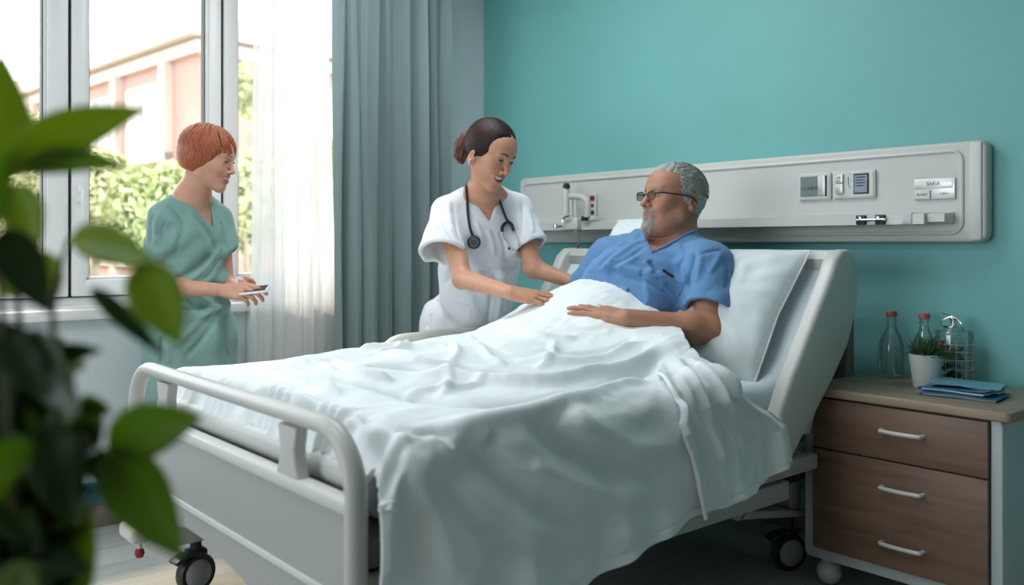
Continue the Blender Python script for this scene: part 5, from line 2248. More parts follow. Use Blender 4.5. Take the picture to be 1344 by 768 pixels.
gv, gf = creases(*extract(G, .0042), [
    (-.006, .008, [(599, 248), (594, 264), (598, 288), (603, 312), (609, 334)]),
    (.006, .012, [(590, 256), (588, 275), (593, 300), (598, 325)]),
    (-.005, .008, [(580, 275), (584, 295), (596, 318)]),
    (.005, .010, [(572, 280), (572, 300), (578, 320)]),
    (-.005, .007, [(684, 256), (686, 280), (685, 300), (684, 322)]),
    (.005, .010, [(692, 268), (697, 290), (700, 308)]),
    (-.008, .012, [(683, 338), (664, 349), (640, 356), (622, 352)]),
    (.008, .014, [(683, 350), (662, 362), (640, 370), (618, 366)]),
    (-.007, .012, [(683, 366), (668, 378), (650, 386)]),
    (-.007, .012, [(603, 344), (592, 362), (580, 376), (566, 386)]),
    (.007, .012, [(596, 340), (584, 356), (572, 368)]),
    (-.006, .010, [(640, 372), (644, 390), (642, 412), (638, 432)]),
    (.006, .012, [(652, 366), (656, 388), (654, 410), (650, 430)]),
    (-.005, .009, [(664, 380), (668, 395), (668, 408)]),
    (-.006, .010, [(655, 300), (662, 322), (663, 345)]),
    (.005, .010, [(640, 300), (646, 318), (648, 338)]),
    (-.005, .009, [(575, 350), (573, 380), (566, 410), (560, 432)]),
    (.004, .008, [(625, 290), (632, 310), (634, 330)])], 1.2)
tunic = mesh_obj('tunic', [(gv, gf)], M['tunic'], nurse, origin=chestN)
tunic_bvh = bvh_of(gv, gf)


def on_surface(px, py, bvh, off=.006):
    h_ = hit(px, py, bvh)
    if h_ is None:
        return None
    return h_ - ray(px, py).normalized() * off


def surf_path(pts, bvh, off, k=5, fallback=3.4):
    out = []
    for p in pts:
        q = on_surface(p[0], p[1], bvh, off)
        if q is None:
            q = at(p[0], p[1], fallback if not out else (out[-1] - Vector((0, 0, CAM_H))).dot(FWD))
        out.append(q)
    return smooth_path(out, k)


# seams, neckline and pocket
nl = MB().tube(surf_path([(617, 256), (624, 265), (633, 277), (643, 290)], tunic_bvh, .0005), .0028, 6)
nl.tube(surf_path([(643, 290), (648, 274), (653, 257)], tunic_bvh, .0005), .0028, 6)
nl.build('neckline', M['tunic'], tunic)
pk = MB().tube(surf_path([(571, 391), (573, 393), (595, 398), (617, 401)], tunic_bvh, .0005), .0025, 6)
pk.tube(surf_path([(571, 392), (567, 410), (563, 432)], tunic_bvh, .0003), .0016, 6)
pk.tube(surf_path([(617, 401), (617, 418), (616, 434)], tunic_bvh, .0003), .0016, 6)
pk.build('pocket', M['tunic'], tunic)
lg_ = Field()
leg_mesh(lg_, hipN + stepv * .08 - UP * .08, (hipN + stepv * .09) * .5 + aL * .5, aL + UP * .01, (.10, .078, .06))
leg_mesh(lg_, hipN - stepv * .08 - UP * .08, (hipN - stepv * .09) * .5 + aR * .5, aR + UP * .01, (.10, .078, .06))
lg_.fn = wrinkle(.003, 8, 4)
mesh_obj('trousers', [extract(lg_, .009)], M['tunic'], nurse, origin=hipN)
M['shoe'] = mat('white_leather_shoe', (.7, .7, .7), rough=.5)
shoe(nurse, aL, frontN, M['shoe'])
shoe(nurse, aR, frontN, M['shoe'])

# hair: combed back into a ponytail
HF = Field()
NH.e(HF, (-.014, 0, .052), (.1035, .0825, .0885), .01)
NH.e(HF, (-.02, 0, .03), (.088, .0815, .075), .02)
NH.e(HF, (.114, 0, -.038), (.082, .067, .096), .006, 's')
NH.e(HF, (.100, 0, .060), (.040, .022, .028), .012, 's')
NH.e(HF, (.035, 0, -.075), (.085, .12, .088), .010, 's')
NH.e(HF, (-.005, 0, -.115), (.16, .14, .100), .014, 's')


def comb(P):
    q = NH.loc(P)
    c_ = np.array((-.100, 0, .028))
    v = q - c_
    az = np.arctan2(v[:, 1], v[:, 2] - .25 * v[:, 0])
    g = .0006 * np.sin(az * 60 + 3 * vnoise(P, 14, 3)) + .0005 * np.sin(az * 97 + 2 * vnoise(P, 20, 5))
    part = .003 * np.exp(-(q[:, 1] / .004) ** 2) * (q[:, 0] > -.02)
    return (g + part) * NH.sc


HF.fn = comb
hp = [NH.L(-.098, 0, .030), NH.L(-.125, .0, .012), NH.L(-.132, 0, -.020), NH.L(-.122, 0, -.052), NH.L(-.105, 0, -.075)]
hair = mesh_obj('hair', [extract(HF, .0026)], M['hair_dark'], nurse, origin=No)
M['hair_tail'] = mat('warm_brown_ponytail', (0.11, 0.032, 0.016), rough=.4, noise_amt=.5, noise_scale=50, bump=.4, bump_scale=150)
PT = Field()
PT.chain(hp, [.016, .027, .030, .024, .008], .012)
PT.fn = lambda P: .0016 * np.sin(np.arctan2((P - npv(hp[2])) @ NH.M[:, 1], (P - npv(hp[2])) @ NH.M[:, 0]) * 14 + P[:, 2] * 60)
pt = mesh_obj('ponytail', [extract(PT, .0028)], M['hair_tail'], hair, origin=hp[0])
rnd = random.Random(2)
tl = MB()
for k in range(46):
    a = rnd.uniform(0, 2 * PI)
    pts, rs = [], []
    rr = rnd.uniform(.7, 1.12)
    ln_ = rnd.uniform(.75, 1.15)
    for i in range(9):
        q = i / 8 * ln_
        seg = min(q, .999) * 4
        i0 = int(seg)
        c_ = hp[i0].lerp(hp[i0 + 1], seg - i0) - NH.u * max(q - 1, 0) * .08
        R0 = np.interp(q, [0, .25, .5, .75, 1, 1.2], [.014, .026, .029, .024, .014, .006]) * rr
        aa = a + q * 1.2
        pts.append(c_ + (NH.l * math.cos(aa) + NH.f * math.sin(aa)) * R0)
        rs.append(.0032 * (1 - .8 * i / 8))
    tl.tube(pts, rs, 5, cap=False)
tl.build('ponytail_locks', M['hair_tail'], pt, fix=False, angle=180)
MB().tube(arc(NH.L(-.101, 0, .028), .019, 0, 2 * PI, 16, NH.l, (NH.u + NH.f * .3).normalized())[:-1], .005, 8, closed=True).build('hair_band', M['rubber'], hair)
e_ = NH.L(.002, -.081, -.042)
MB().lathe([(0, .003), (.003, 0), (0, -.003)], e_, 8).build('earring', M['chrome'], nurse)

# stethoscope
cp = on_surface(622, 318, tunic_bvh, .012)
st = thing('stethoscope', cp, "black stethoscope with silver chest piece hanging around the nurse's neck", 'stethoscope')
side_a = surf_path([(613, 262), (614, 280), (617, 300), (621, 311)], tunic_bvh, .009)
nk0 = neckN + UP * .035
back = [at(612, 247, 3.47), nk0 - frontN * .045 - across * .045 + UP * .01, nk0 - frontN * .062, nk0 - frontN * .045 + across * .045 + UP * .01, at(652, 251, 3.50)]
side_b = surf_path([(654, 258), (658, 270), (663, 284), (667, 291)], tunic_bvh, .010)
MB().tube(smooth_path([side_a[-1]] + side_a[::-5][1:] + back + side_b[::5] + [side_b[-1]], 6), .0052, 8).build('tubing', M['rubber'], st)
yk = MB()
yk.tube(surf_path([(667, 291), (662, 294), (659, 299), (659, 304)], tunic_bvh, .011), .0065, 8)
yk.tube(surf_path([(667, 291), (671, 294), (673, 299), (674, 303)], tunic_bvh, .011), .0065, 8)
yk.build('yoke', M['rubber'], st)
hs = MB()
hs.tube(surf_path([(660, 304), (662, 313), (667, 322), (669, 325)], tunic_bvh, .011), .0022, 8)
hs.tube(surf_path([(674, 303), (679, 313), (681, 322), (680, 327)], tunic_bvh, .011), .0022, 8)
hs.tube(surf_path([(669, 326), (673, 329), (678, 330), (681, 328)], tunic_bvh, .011), .0018, 8)
hs.build('ear_tubes', M['chrome'], st)
for q in ((668, 326), (682, 327)):
    p = on_surface(q[0], q[1], tunic_bvh, .012)
    MB().lathe([(0, .006), (.0045, .004), (.005, 0), (.0035, -.005), (0, -.006)], p, 10).build('ear_tip', M['rubber'], st)
zax = (Vector((0, 0, CAM_H)) - cp).normalized()
xax = zax.cross(UP).normalized()
yax = zax.cross(xax)
Rc = Matrix((xax, yax, zax)).transposed()
MB().lathe([(0, -.006), (.022, -.006), (.026, -.003), (.026, .003), (.022, .006)], cp, 28, Rc).build('chest_rim', M['rubber'], st)
MB().lathe([(0, .007), (.012, .0075), (.020, .0065), (.022, .004), (.022, .001)], cp, 28, Rc).build('chest_piece', mat('steel_chest_piece', (.42, .43, .44), rough=.25, metal=.8), st)
MB().lathe([(.006, .0078), (.008, .0082), (.010, .0078)], cp, 20, Rc).lathe([(.015, .0072), (.0165, .0076), (.018, .0068)], cp, 24, Rc).build('chest_rings', M['rubber'], st)

# ================================================================== THE RED-HAIRED WOMAN
RF = head_frame(1, 6, 17, 0)
rs_ = .985
nose = at(308, 227, 3.40)
Ro = nose - RF[0] * .119 * rs_ + RF[2] * .011 * rs_
RHd = Head(Ro, RF, rs_, smile=.9, ears=False)
neckR = at(252, 256, 3.44)
r_R = at(214, 284, 3.36)       # her right shoulder, nearer
r_L = at(287, 288, 3.56)
rE = at(213, 376, 3.40)
rW = at(296, 381, 3.30)
lE = at(296, 372, 3.55)
lW = at(316, 384, 3.42)
chR = at(252, 312, 3.47)
waR = at(254, 372, 3.48)
hiR = at(250, 425, 3.48)
acr = (r_L - r_R).normalized()
frR = acr.cross(UP).normalized()
if frR.dot(FWD) > 0:
    frR = -frR
RT2 = np.array([[acr[i], frR[i], UP[i]] for i in range(3)])
headF, armR, armL, torsoF = Field(), Field(), Field(), Field()
RHd.fill(headF)
headF.cone(RHd.L(-.02, 0, -.005), neckR, .050, .047, .02)
headF.cone(RHd.L(.01, 0, -.045), neckR + frR * .02, .034, .042, .03)
headF.cone(neckR, r_R * .75 + neckR * .25, .048, .040, .04)
headF.cone(neckR, r_L * .75 + neckR * .25, .048, .040, .04)
headF.cone(neckR - UP * .02 + frR * .005, chR + UP * .06, .050, .050, .04)
armR.cone(r_R, rE, .042, .036, .02)
armR.cone(rE, rW, .036, .0225, .02)
armR.ell(rE + (rW - rE) * .25, (.040, .040, .038), None, .03)
fdr = (at(333, 382, 3.24) - rW).normalized()
nR = hand(armR, rW, fdr, UP * .55 - FWD * .8, 1, ((25, 30, 18), (38, 45, 25), (44, 52, 28), (48, 55, 30)), .95, 1, (30, 25, 10))
armL.cone(r_L, lE, .040, .034, .02)
armL.cone(lE, lW, .034, .022, .02)
fdl = (at(345, 381, 3.30) - lW).normalized()
nL = hand(armL, lW, fdl, UP * -.35 + FWD * .8, -1, ((35, 40, 25), (40, 50, 30), (44, 52, 30), (48, 55, 30)), .93, 0, (25, 20, 10))
torsoF.cone(chR, waR, .07, .07, .04)
torsoF.cone(waR, hiR, .07, .085, .04)
st2 = Vector((acr.x, acr.y, 0)).normalized()
bL = Vector((hiR.x, hiR.y, .09)) + st2 * .09
bR = Vector((hiR.x, hiR.y, .09)) - st2 * .09
leg_mesh(torsoF, hiR + st2 * .075 - UP * .08, (hiR + st2 * .08) * .5 + bL * .5, bL, (.075, .055, .040))
leg_mesh(torsoF, hiR - st2 * .075 - UP * .08, (hiR - st2 * .08) * .5 + bR * .5, bR, (.075, .055, .040))
G = Field()
G.ell(chR + UP * .045, (.148, .100, .14), RT2, .02)
G.ell(chR - UP * .02 + frR * .025 + acr * .065, (.072, .068, .070), RT2, .05)
G.ell(chR - UP * .02 + frR * .025 - acr * .065, (.072, .068, .070), RT2, .05)
G.ell(waR + UP * .03, (.135, .100, .15), RT2, .06)
G.ell(waR - UP * .03, (.140, .105, .10), RT2, .05)
G.ell(hiR - UP * .02, (.178, .130, .17), RT2, .05)
G.cone(hiR - UP * .1, hiR - UP * .42, .165, .185, .06)
G.cone(neckR - UP * .020 - frR * .012, r_R, .046, .046, .04)
G.cone(neckR - UP * .020 - frR * .012, r_L, .046, .046, .04)
eR = r_R + (rE - r_R) * .60 - RIGHT * .014
eL = r_L + (lE - r_L) * .50 + RIGHT * .018
dR = (eR - r_R).normalized()
dL = (eL - r_L).normalized()
sleeve(G, r_R, eR, .048, .066, cut=.01, flat_n=dR - RIGHT * .1, fn=lambda P: rf_(P))
sleeve(G, r_L, eL, .046, .056, cut=.01, flat_n=dL + RIGHT * .3, fn=lambda P: rf_(P))
G.planes([(hiR - UP * .40, UP)], .004)
vA = at(279, 298, 3.38)
vB = at(232, 249, 3.4)
vC = at(275, 250, 3.4)
nA = (Vector((0, 0, CAM_H)) - vA).normalized()
G0 = Field()
G0.ops = [o for o in G.ops if o[6] == 'u']
back_pl = [(chR - frR * .02, -frR), (vA + UP * .2, UP)]


def red_folds(P):
    d = .5 * wrinkle(.004, 9, 31, (1.3, 1.3, .8), .0018)(P)
    q = P - npv(waR)
    a = q @ npv(acr)
    z = q[:, 2]
    d += .006 * np.exp(-((z - .08) / .10) ** 2) * np.sin((a * .9 - z * .8) * 55)
    # gathered waist with drape towards the front hip
    d += .007 * np.exp(-((z + .06) / .05) ** 2) * np.sin((z * 1.0 + a * .55) * 110)
    d += .008 * smoothstep(-.08, -.25, z) * np.sin(a * 40 + z * 6)
    d += .006 * np.exp(-((z + .005) / .012) ** 2)
    return d


rf_ = fade_near(red_folds, vA + UP * .05, .13)
skin_under(headF, G0, rf_, v_planes(vA, vB, vC, nA, .018) + back_pl + [(neckR - UP * .02, UP)], .0065)
G.planes(v_planes(vA, vB, vC, nA) + back_pl, .003)
G.cone(neckR - UP * .03, neckR + UP * .2, .052, .060, .006, 's')
G.fn = rf_
woman = mesh_obj('person', [extract(headF, .0024), extract(armR, .0021), extract(armL, .0023), extract(torsoF, .010)], M['skin_r'], origin=(hiR.x, hiR.y, 0),
                 color=skin_color(RHd, (.58, .31, .215), (.50, .13, .12), (.66, .27, .19), nR + nL))
tag(woman, 'red-haired woman in a sage green scrub dress standing by the window looking down', 'person')
RHd.eyes(woman, (.08, .05, .03))
RHd.brows(woman, M['hair_red'], .0022, .044)
RHd.teeth(woman)
gv2, gf2 = creases(*extract(G, .0042), [
    (-.006, .007, [(212, 271), (227, 276), (238, 294), (237, 311), (229, 336)]),
    (.006, .010, [(218, 284), (228, 296), (229, 312), (222, 334)]),
    (-.006, .008, [(202, 279), (197, 299), (196, 324)]),
    (.006, .009, [(209, 276), (204, 301), (204, 324)]),
    (-.004, .007, [(216, 290), (213, 310), (213, 330)]),
    (-.006, .009, [(252, 275), (268, 296), (279, 318), (281, 334)]),
    (.006, .010, [(245, 278), (262, 302), (272, 322), (272, 338)]),
    (-.008, .011, [(280, 330), (262, 350), (242, 362), (228, 367)]),
    (.008, .012, [(292, 318), (276, 343), (256, 364), (236, 374)]),
    (-.006, .010, [(294, 335), (280, 356), (264, 370)]),
    (-.006, .008, [(290, 290), (294, 308), (296, 330)]),
    (-.009, .011, [(294, 393), (270, 402), (245, 408), (222, 403)]),
    (.009, .012, [(296, 400), (272, 413), (245, 420), (218, 414)]),
    (-.008, .012, [(296, 398), (280, 425), (262, 450), (240, 474)]),
    (.008, .014, [(288, 392), (266, 418), (244, 440), (222, 458)]),
    (-.008, .012, [(300, 405), (298, 430), (298, 455), (303, 478)]),
    (-.010, .008, [(212, 440), (210, 458), (212, 480)]),
    (.006, .010, [(222, 440), (222, 460), (224, 480)])], 1.3)
dress = mesh_obj('scrub_dress', [(gv2, gf2)], M['green'], woman, origin=chR)
dress_bvh = bvh_of(gv2, gf2)
nl = MB().tube(surf_path([(238, 255), (250, 267), (264, 282), (279, 298)], dress_bvh, .0005), .0030, 6)
nl.tube(surf_path([(280, 297), (279, 282), (277, 268)], dress_bvh, .0005), .0030, 6)
nl.build('neckline', M['green'], dress)
shoe(woman, bL, frR, M['shoe'])
shoe(woman, bR, frR, M['shoe'])

# bob haircut
HF = Field()
RHd.e(HF, (-.016, 0, .052), (.108, .088, .090), .01)
RHd.e(HF, (-.040, 0, .005), (.078, .086, .070), .03)
RHd.e(HF, (.118, 0, -.030), (.080, .080, .098), .006, 's')
RHd.e(HF, (.060, 0, -.100), (.085, .12, .085), .008, 's')
RHd.e(HF, (-.03, 0, -.140), (.16, .14, .090), .010, 's')


def tousle(P):
    q = RHd.loc(P)
    az = np.arctan2(q[:, 1], q[:, 0] + .03)
    return .0007 * np.sin(az * 41 + 3 * vnoise(P, 14, 8)) + .0015 * vnoise(P, 60, 4)


HF.fn = tousle
rhair = mesh_obj('hair', [extract(HF, .0028)], M['hair_red'], woman, origin=Ro)
rnd = random.Random(12)
roots = []
mb = MB()
for k in range(760):
    az = rnd.uniform(-PI, PI)
    el0 = rnd.uniform(.15, 1.1)
    if k >= 420:
        az = rnd.choice((-1, 1)) * rnd.uniform(.9, PI)
        el0 = rnd.uniform(.9, 1.7)
    # follow the shell from the crown outwards
    front = abs(az) < 1.0
    total = rnd.uniform(.7, 1.1) * (1.35 if not front else .80)
    pts, rsr = [], []
    side_ = 1 if az > 0 else -1
    for i in range(11):
        q = i / 10
        th = el0 + q * total
        th = min(th, 2.5)
        azz = az + (.25 * q * (1 if az < .3 else -.3) if front else -.15 * q * side_)
        rr = 1.0 + .025 * rnd.random() + .05 * max(0, q - .8)
        x = -.016 + .110 * rr * math.sin(th) * math.cos(azz)
        y = .090 * rr * math.sin(th) * math.sin(azz)
        z = .052 + .092 * rr * math.cos(th)
        if x > .055 and z < .040 and abs(y) < .07:      # leave the face free
            break
        if z < -.058 + .025 * (x > 0):
            break
        if x > .03 and z < -.02:
            break
        pts.append(RHd.L(x, y, z))
        rsr.append(i)
    if len(pts) < 3:
        continue
    n = len(pts)
    rad = [.0042 * rnd.uniform(.7, 1.2) * (1 - .8 * (i / (n - 1)) ** 2) * (.4 + .6 * min(i / 2, 1)) for i in range(n)]
    mb.tube(pts, rad, 5, cap=False, flat=(.5, 1.2), up=tuple((pts[0] - Ro).normalized()))
mb.build('hair_locks', M['hair_red'], rhair, fix=False, angle=180)

# phone in her hands
pc = at(334, 381, 3.275)
ph_ = MB().box(pc, (.105, .058, .009), bev=.004, rot=Matrix((RIGHT * .97 + UP * .1, FWD, UP)).transposed().to_3x3() @ Matrix.Rotation(.35, 3, 'X')).build(
    'phone', M['upvc'], origin=pc)
tag(ph_, 'small pale phone held in both hands by the red-haired woman', 'phone')
MB().box(pc + Vector((0, 0, .0052)), (.092, .050, .0012), rot=Matrix((RIGHT * .97 + UP * .1, FWD, UP)).transposed().to_3x3() @ Matrix.Rotation(.35, 3, 'X')).build('phone_screen', M['ink'], ph_)

# ================================================================== THE PATIENT
PF = head_frame(-1, 24, -5, 0)
ps_ = 1.08
pnose = at(842.5, 267, 3.13)
Po = pnose - PF[0] * .119 * ps_ + PF[2] * .011 * ps_
PH = Head(Po, PF, ps_, smile=.25, male=True, ear_x=-.022, openm=False)
p_L = at(929, 352, 3.03)       # his left shoulder, nearer
p_R = at(800, 340, 3.42)
neckP = at(882, 306, 3.25)
pE = at(934, 434, 2.90)
hb = hit(778, 412, blanket_bvh)
th_ = (hb - Vector((0, 0, CAM_H))).dot(FWD)
pW = at(822, 418, th_ - .035)
wb = hit(840, 425, blanket_bvh)
print('belly depth', th_, 'at wrist', (wb - Vector((0, 0, CAM_H))).dot(FWD), 'wrist', pW)
pelvis = Vector((BC, 2.02, .765))


def under_blanket(gap):
    def f(P):
        q = P[:, 2] - (top_height(P[:, 0], P[:, 1]) - gap)
        yh = np.interp(P[:, 0], [a for a, _ in YH_X], [b for _, b in YH_X])
        return np.where(P[:, 1] < yh - .035, q, q - (P[:, 1] - yh + .035) * 14)
    return f

chP = at(862, 362, 3.22)
ac = (p_L - p_R).normalized()
spine = (neckP - pelvis).normalized()
fP = ac.cross(spine).normalized()
if fP.dot(FWD) > 0:
    fP = -fP
ac = spine.cross(fP) if spine.cross(fP).dot(p_L - p_R) > 0 else fP.cross(spine)
RTP = np.array([[ac[i], fP[i], spine[i]] for i in range(3)])
headF, armL, armR, torsoF = Field(), Field(), Field(), Field()
PH.fill(headF)
headF.cone(PH.L(-.022, 0, -.01), neckP, .062, .066, .03)
headF.cone(PH.L(.020, 0, -.060), neckP + fP * .03, .045, .058, .03)
headF.cone(PH.L(-.06, 0, -.01), neckP - fP * .02, .040, .055, .03)
headF.cone(neckP, p_L * .7 + neckP * .3, .062, .052, .05)
headF.cone(neckP, p_R * .7 + neckP * .3, .062, .052, .05)
headF.cone(neckP - spine * .02 + fP * .005, chP + spine * .05, .065, .07, .05)
armL.cone(p_L, pE, .058, .052, .02)
armL.cone(pE, pW, .050, .031, .02)
armL.ell(pE + (pW - pE) * .25, (.052, .052, .050), None, .03)
htip = hit(752, 404, blanket_bvh)
fdp = (htip + Vector((0, 0, .014)) - pW)
fdp = (fdp.normalized())
nP = hand(armL, pW, fdp, UP * .8 - FWD * .45, 1, ((4, 8, 6), (3, 8, 6), (4, 9, 7), (6, 10, 8)), 1.06, 3.5, (38, 8, 8))
armR.cone(p_R, p_R - UP * .16 - RIGHT * .12 - FWD * .02, .055, .048, .02)
aw = W_L + RIGHT * .06 - UP * .05
armR.cone(p_R - UP * .16 - RIGHT * .12, aw, .045, .032, .02)
nP2 = hand(armR, aw, (-RIGHT * .3 - FWD * .8 - UP * .05), UP, -1, ((8, 12, 8),) * 4, 1.05, 4)
torsoF.cone(chP - fP * .04, pelvis, .08, .08, .05)
knL = Vector((BC + .10, 1.58, .735)); knR = Vector((BC - .10, 1.58, .735))
leg_mesh(torsoF, pelvis + Vector((.09, -.06, -.02)), knL, Vector((BC + .12, 1.20, .735)), (.075, .045, .032))
leg_mesh(torsoF, pelvis + Vector((-.09, -.06, -.02)), knR, Vector((BC - .12, 1.20, .735)), (.075, .045, .032))
torsoF.func(under_blanket(.03), .01)


def beard_mask(q):
    # goatee around the mouth and chin, short moustache
    d1 = np.sqrt(((q[:, 0] - .088) / .034) ** 2 + (q[:, 1] / .034) ** 2 + ((q[:, 2] + .078) / .030) ** 2)
    d2 = np.sqrt(((q[:, 0] - .10) / .02) ** 2 + (q[:, 1] / .026) ** 2 + ((q[:, 2] + .030) / .0065) ** 2)
    return np.clip((1.1 - np.minimum(d1, d2)) / .3, 0, 1)


def pat_extra(V, q, C_):
    n_ = .5 + .5 * vnoise(V, 160, 3)
    w_ = beard_mask(q) * (.45 + .55 * n_)
    lipz = (np.abs(q[:, 2] + .043) < .009) & (np.abs(q[:, 1]) < .02) & (q[:, 0] > .09)
    w_ = np.where(lipz, w_ * .15, w_)[:, None]
    C_ = C_ * (1 - w_) + np.array((.48, .43, .38)) * w_
    # stubble on the jaw
    s_ = np.exp(-(((q[:, 2] + .055) / .03) ** 2)) * (q[:, 0] > .0) * .25 * n_ * (np.abs(q[:, 0]) < .1) * (np.abs(q[:, 2]) < .12)
    s_ = s_[:, None]
    return C_ * (1 - s_) + np.array((.36, .27, .22)) * s_


# shirt
G = Field()
G.ell(chP - fP * .01 + spine * .03, (.215, .140, .20), RTP, .02)
G.ell(chP + fP * .015 - spine * .12, (.215, .165, .18), RTP, .08)
G.ell(pelvis + spine * .08 + fP * .01, (.205, .165, .16), RTP, .06)
G.cone(neckP - spine * .035 - fP * .015, p_L + UP * .004, .066, .078, .05)
G.cone(neckP - spine * .035 - fP * .015, p_R + UP * .004, .066, .078, .05)
eL = p_L + (pE - p_L) * .72
dL = (eL - p_L).normalized()
sleeve(G, p_L, eL, .084, .088, k=.05, cut=.004, start=.65, flat_n=dL + RIGHT * -.30, fn=lambda P: pf_(P))
rEnd = p_R - UP * .10 - RIGHT * .085
G.cone(p_R, rEnd, .075, .072, .04)
vA = at(856, 331, 3.1)
vB = at(845, 302, 3.1)
vC = at(918, 297, 3.1)
nA = (Vector((0, 0, CAM_H)) - vA).normalized()
G0 = Field()
G0.ops = [o for o in G.ops if o[6] == 'u']
back_pl = [(chP - fP * .02, -fP), (vA + spine * .2, spine)]


# keep the shirt under the blanket
def pat_folds(P):
    d = .5 * wrinkle(.0045, 11, 41, (1, 1, 1), .0020)(P)
    q = P - npv(chP)
    a = q @ npv(ac)
    u_ = q @ npv(spine)
    # folds from the shoulders towards the chest
    d += .0055 * np.exp(-((a + .11) / .07) ** 2) * np.exp(-((u_ - .02) / .12) ** 2) * np.sin((a * .8 + u_ * 1.0) * 85)
    d += .0045 * np.exp(-((a - .12) / .06) ** 2) * np.sin((u_ - a * .9) * 75)
    r_ = np.linalg.norm(P - npv((p_L + eL) * .5), axis=1)
    d += .0045 * np.exp(-(r_ / .08) ** 2) * np.sin((P @ npv(dL) + .6 * (P @ npv(RIGHT))) * 80)
    return d


pf_ = fade_near(pat_folds, vA + spine * .03, .10)
skin_under(headF, G0, pf_, v_planes(vA, vB, vC, nA, .018) + back_pl + [(neckP - spine * .01, spine)], .0065)
G.planes(v_planes(vA, vB, vC, nA) + back_pl, .003)
G.cone(neckP - spine * .03, PH.L(.0, 0, -.02), .068, .072, .006, 's')
G.func(under_blanket(.022), .01)
G.fn = pf_
patient = mesh_obj('person', [extract(headF, .0024), extract(armL, .0022), extract(armR, .004), extract(torsoF, .010)], M['skin_m'], origin=(pelvis.x, pelvis.y, .70),
                   color=skin_color(PH, (.44, .215, .135), (.42, .14, .11), (.52, .17, .11), nP, pat_extra))
tag(patient, 'grey-haired bearded man with glasses in a blue shirt propped up in the bed', 'person')
PH.eyes(patient, (.06, .05, .04))
PH.brows(patient, M['hair_grey'], .0026, .043)

gv3, gf3 = creases(*extract(G, .0042), [
    (-.007, .007, [(913, 322), (911, 341), (905, 365), (903, 393)]),
    (.006, .010, [(922, 330), (918, 352), (914, 372)]),
    (-.005, .006, [(917, 336), (932, 330), (949, 328)]),
    (.006, .010, [(946, 332), (940, 345), (930, 360)]),
    (-.007, .008, [(911, 401), (923, 394), (936, 396), (950, 391)]),
    (.007, .009, [(913, 409), (926, 404), (946, 402)]),
    (-.006, .009, [(951, 335), (956, 358), (953, 382)]),
    (-.008, .009, [(842, 309), (817, 321), (795, 339), (781, 353)]),
    (.008, .010, [(847, 314), (824, 327), (803, 342), (788, 355)]),
    (-.007, .009, [(849, 322), (832, 333), (812, 345), (797, 358)]),
    (.006, .009, [(845, 334), (828, 343), (812, 352)]),
    (.008, .009, [(844, 342), (850, 350), (857, 360)]),
    (-.006, .008, [(852, 341), (858, 350), (864, 358)]),
    (-.007, .009, [(785, 357), (810, 357), (838, 366), (866, 378), (885, 392)]),
    (.007, .010, [(790, 350), (815, 350), (842, 358), (866, 368)]),
    (.008, .009, [(896, 350), (899, 362), (902, 372)]),
    (-.007, .008, [(890, 345), (893, 358), (897, 370)]),
    (-.006, .009, [(895, 315), (898, 332), (893, 350)]),
    (-.006, .010, [(770, 352), (776, 345), (785, 330)]),
    (-.005, .008, [(872, 372), (888, 384), (900, 398)])], 1.25)
shirt = mesh_obj('shirt', [(gv3, gf3)], M['blue_shirt'], patient, origin=chP)
shirt_bvh = bvh_of(gv3, gf3)
cb = MB().tube(surf_path([(846, 309), (850, 319), (856, 332)], shirt_bvh, .0008), .0055, 6, flat=(1, .5))
cb.tube(surf_path([(856, 332), (870, 326), (885, 318), (900, 309), (913, 302)], shirt_bvh, .0008), .0055, 6, flat=(1, .5))
cb.build('neckband', mat('blue_neckband', (0.085, 0.19, 0.37), rough=.8, bump=.5, bump_scale=120), shirt)
sm_ = MB().tube(surf_path([(868, 362), (882, 366), (897, 371)], shirt_bvh, .0004), .0022, 6)
sm_.tube(surf_path([(868, 362), (870, 372), (868, 381)], shirt_bvh, .0004), .0016, 6)
sm_.tube(surf_path([(897, 371), (895, 380), (889, 389)], shirt_bvh, .0004), .0016, 6)
sm_.build('pocket', M['blue_shirt'], shirt)
pp_ = surf_path([(870, 354), (880, 361), (884, 363)], shirt_bvh, .004, 3)
pen = MB().tube(pp_, .0042, 8).build('pen', mat('dark_red_pen', (.05, .008, .012), rough=.3), origin=pp_[0])
tag(pen, "dark red pen clipped in the chest pocket of the patient's blue shirt", 'pen')

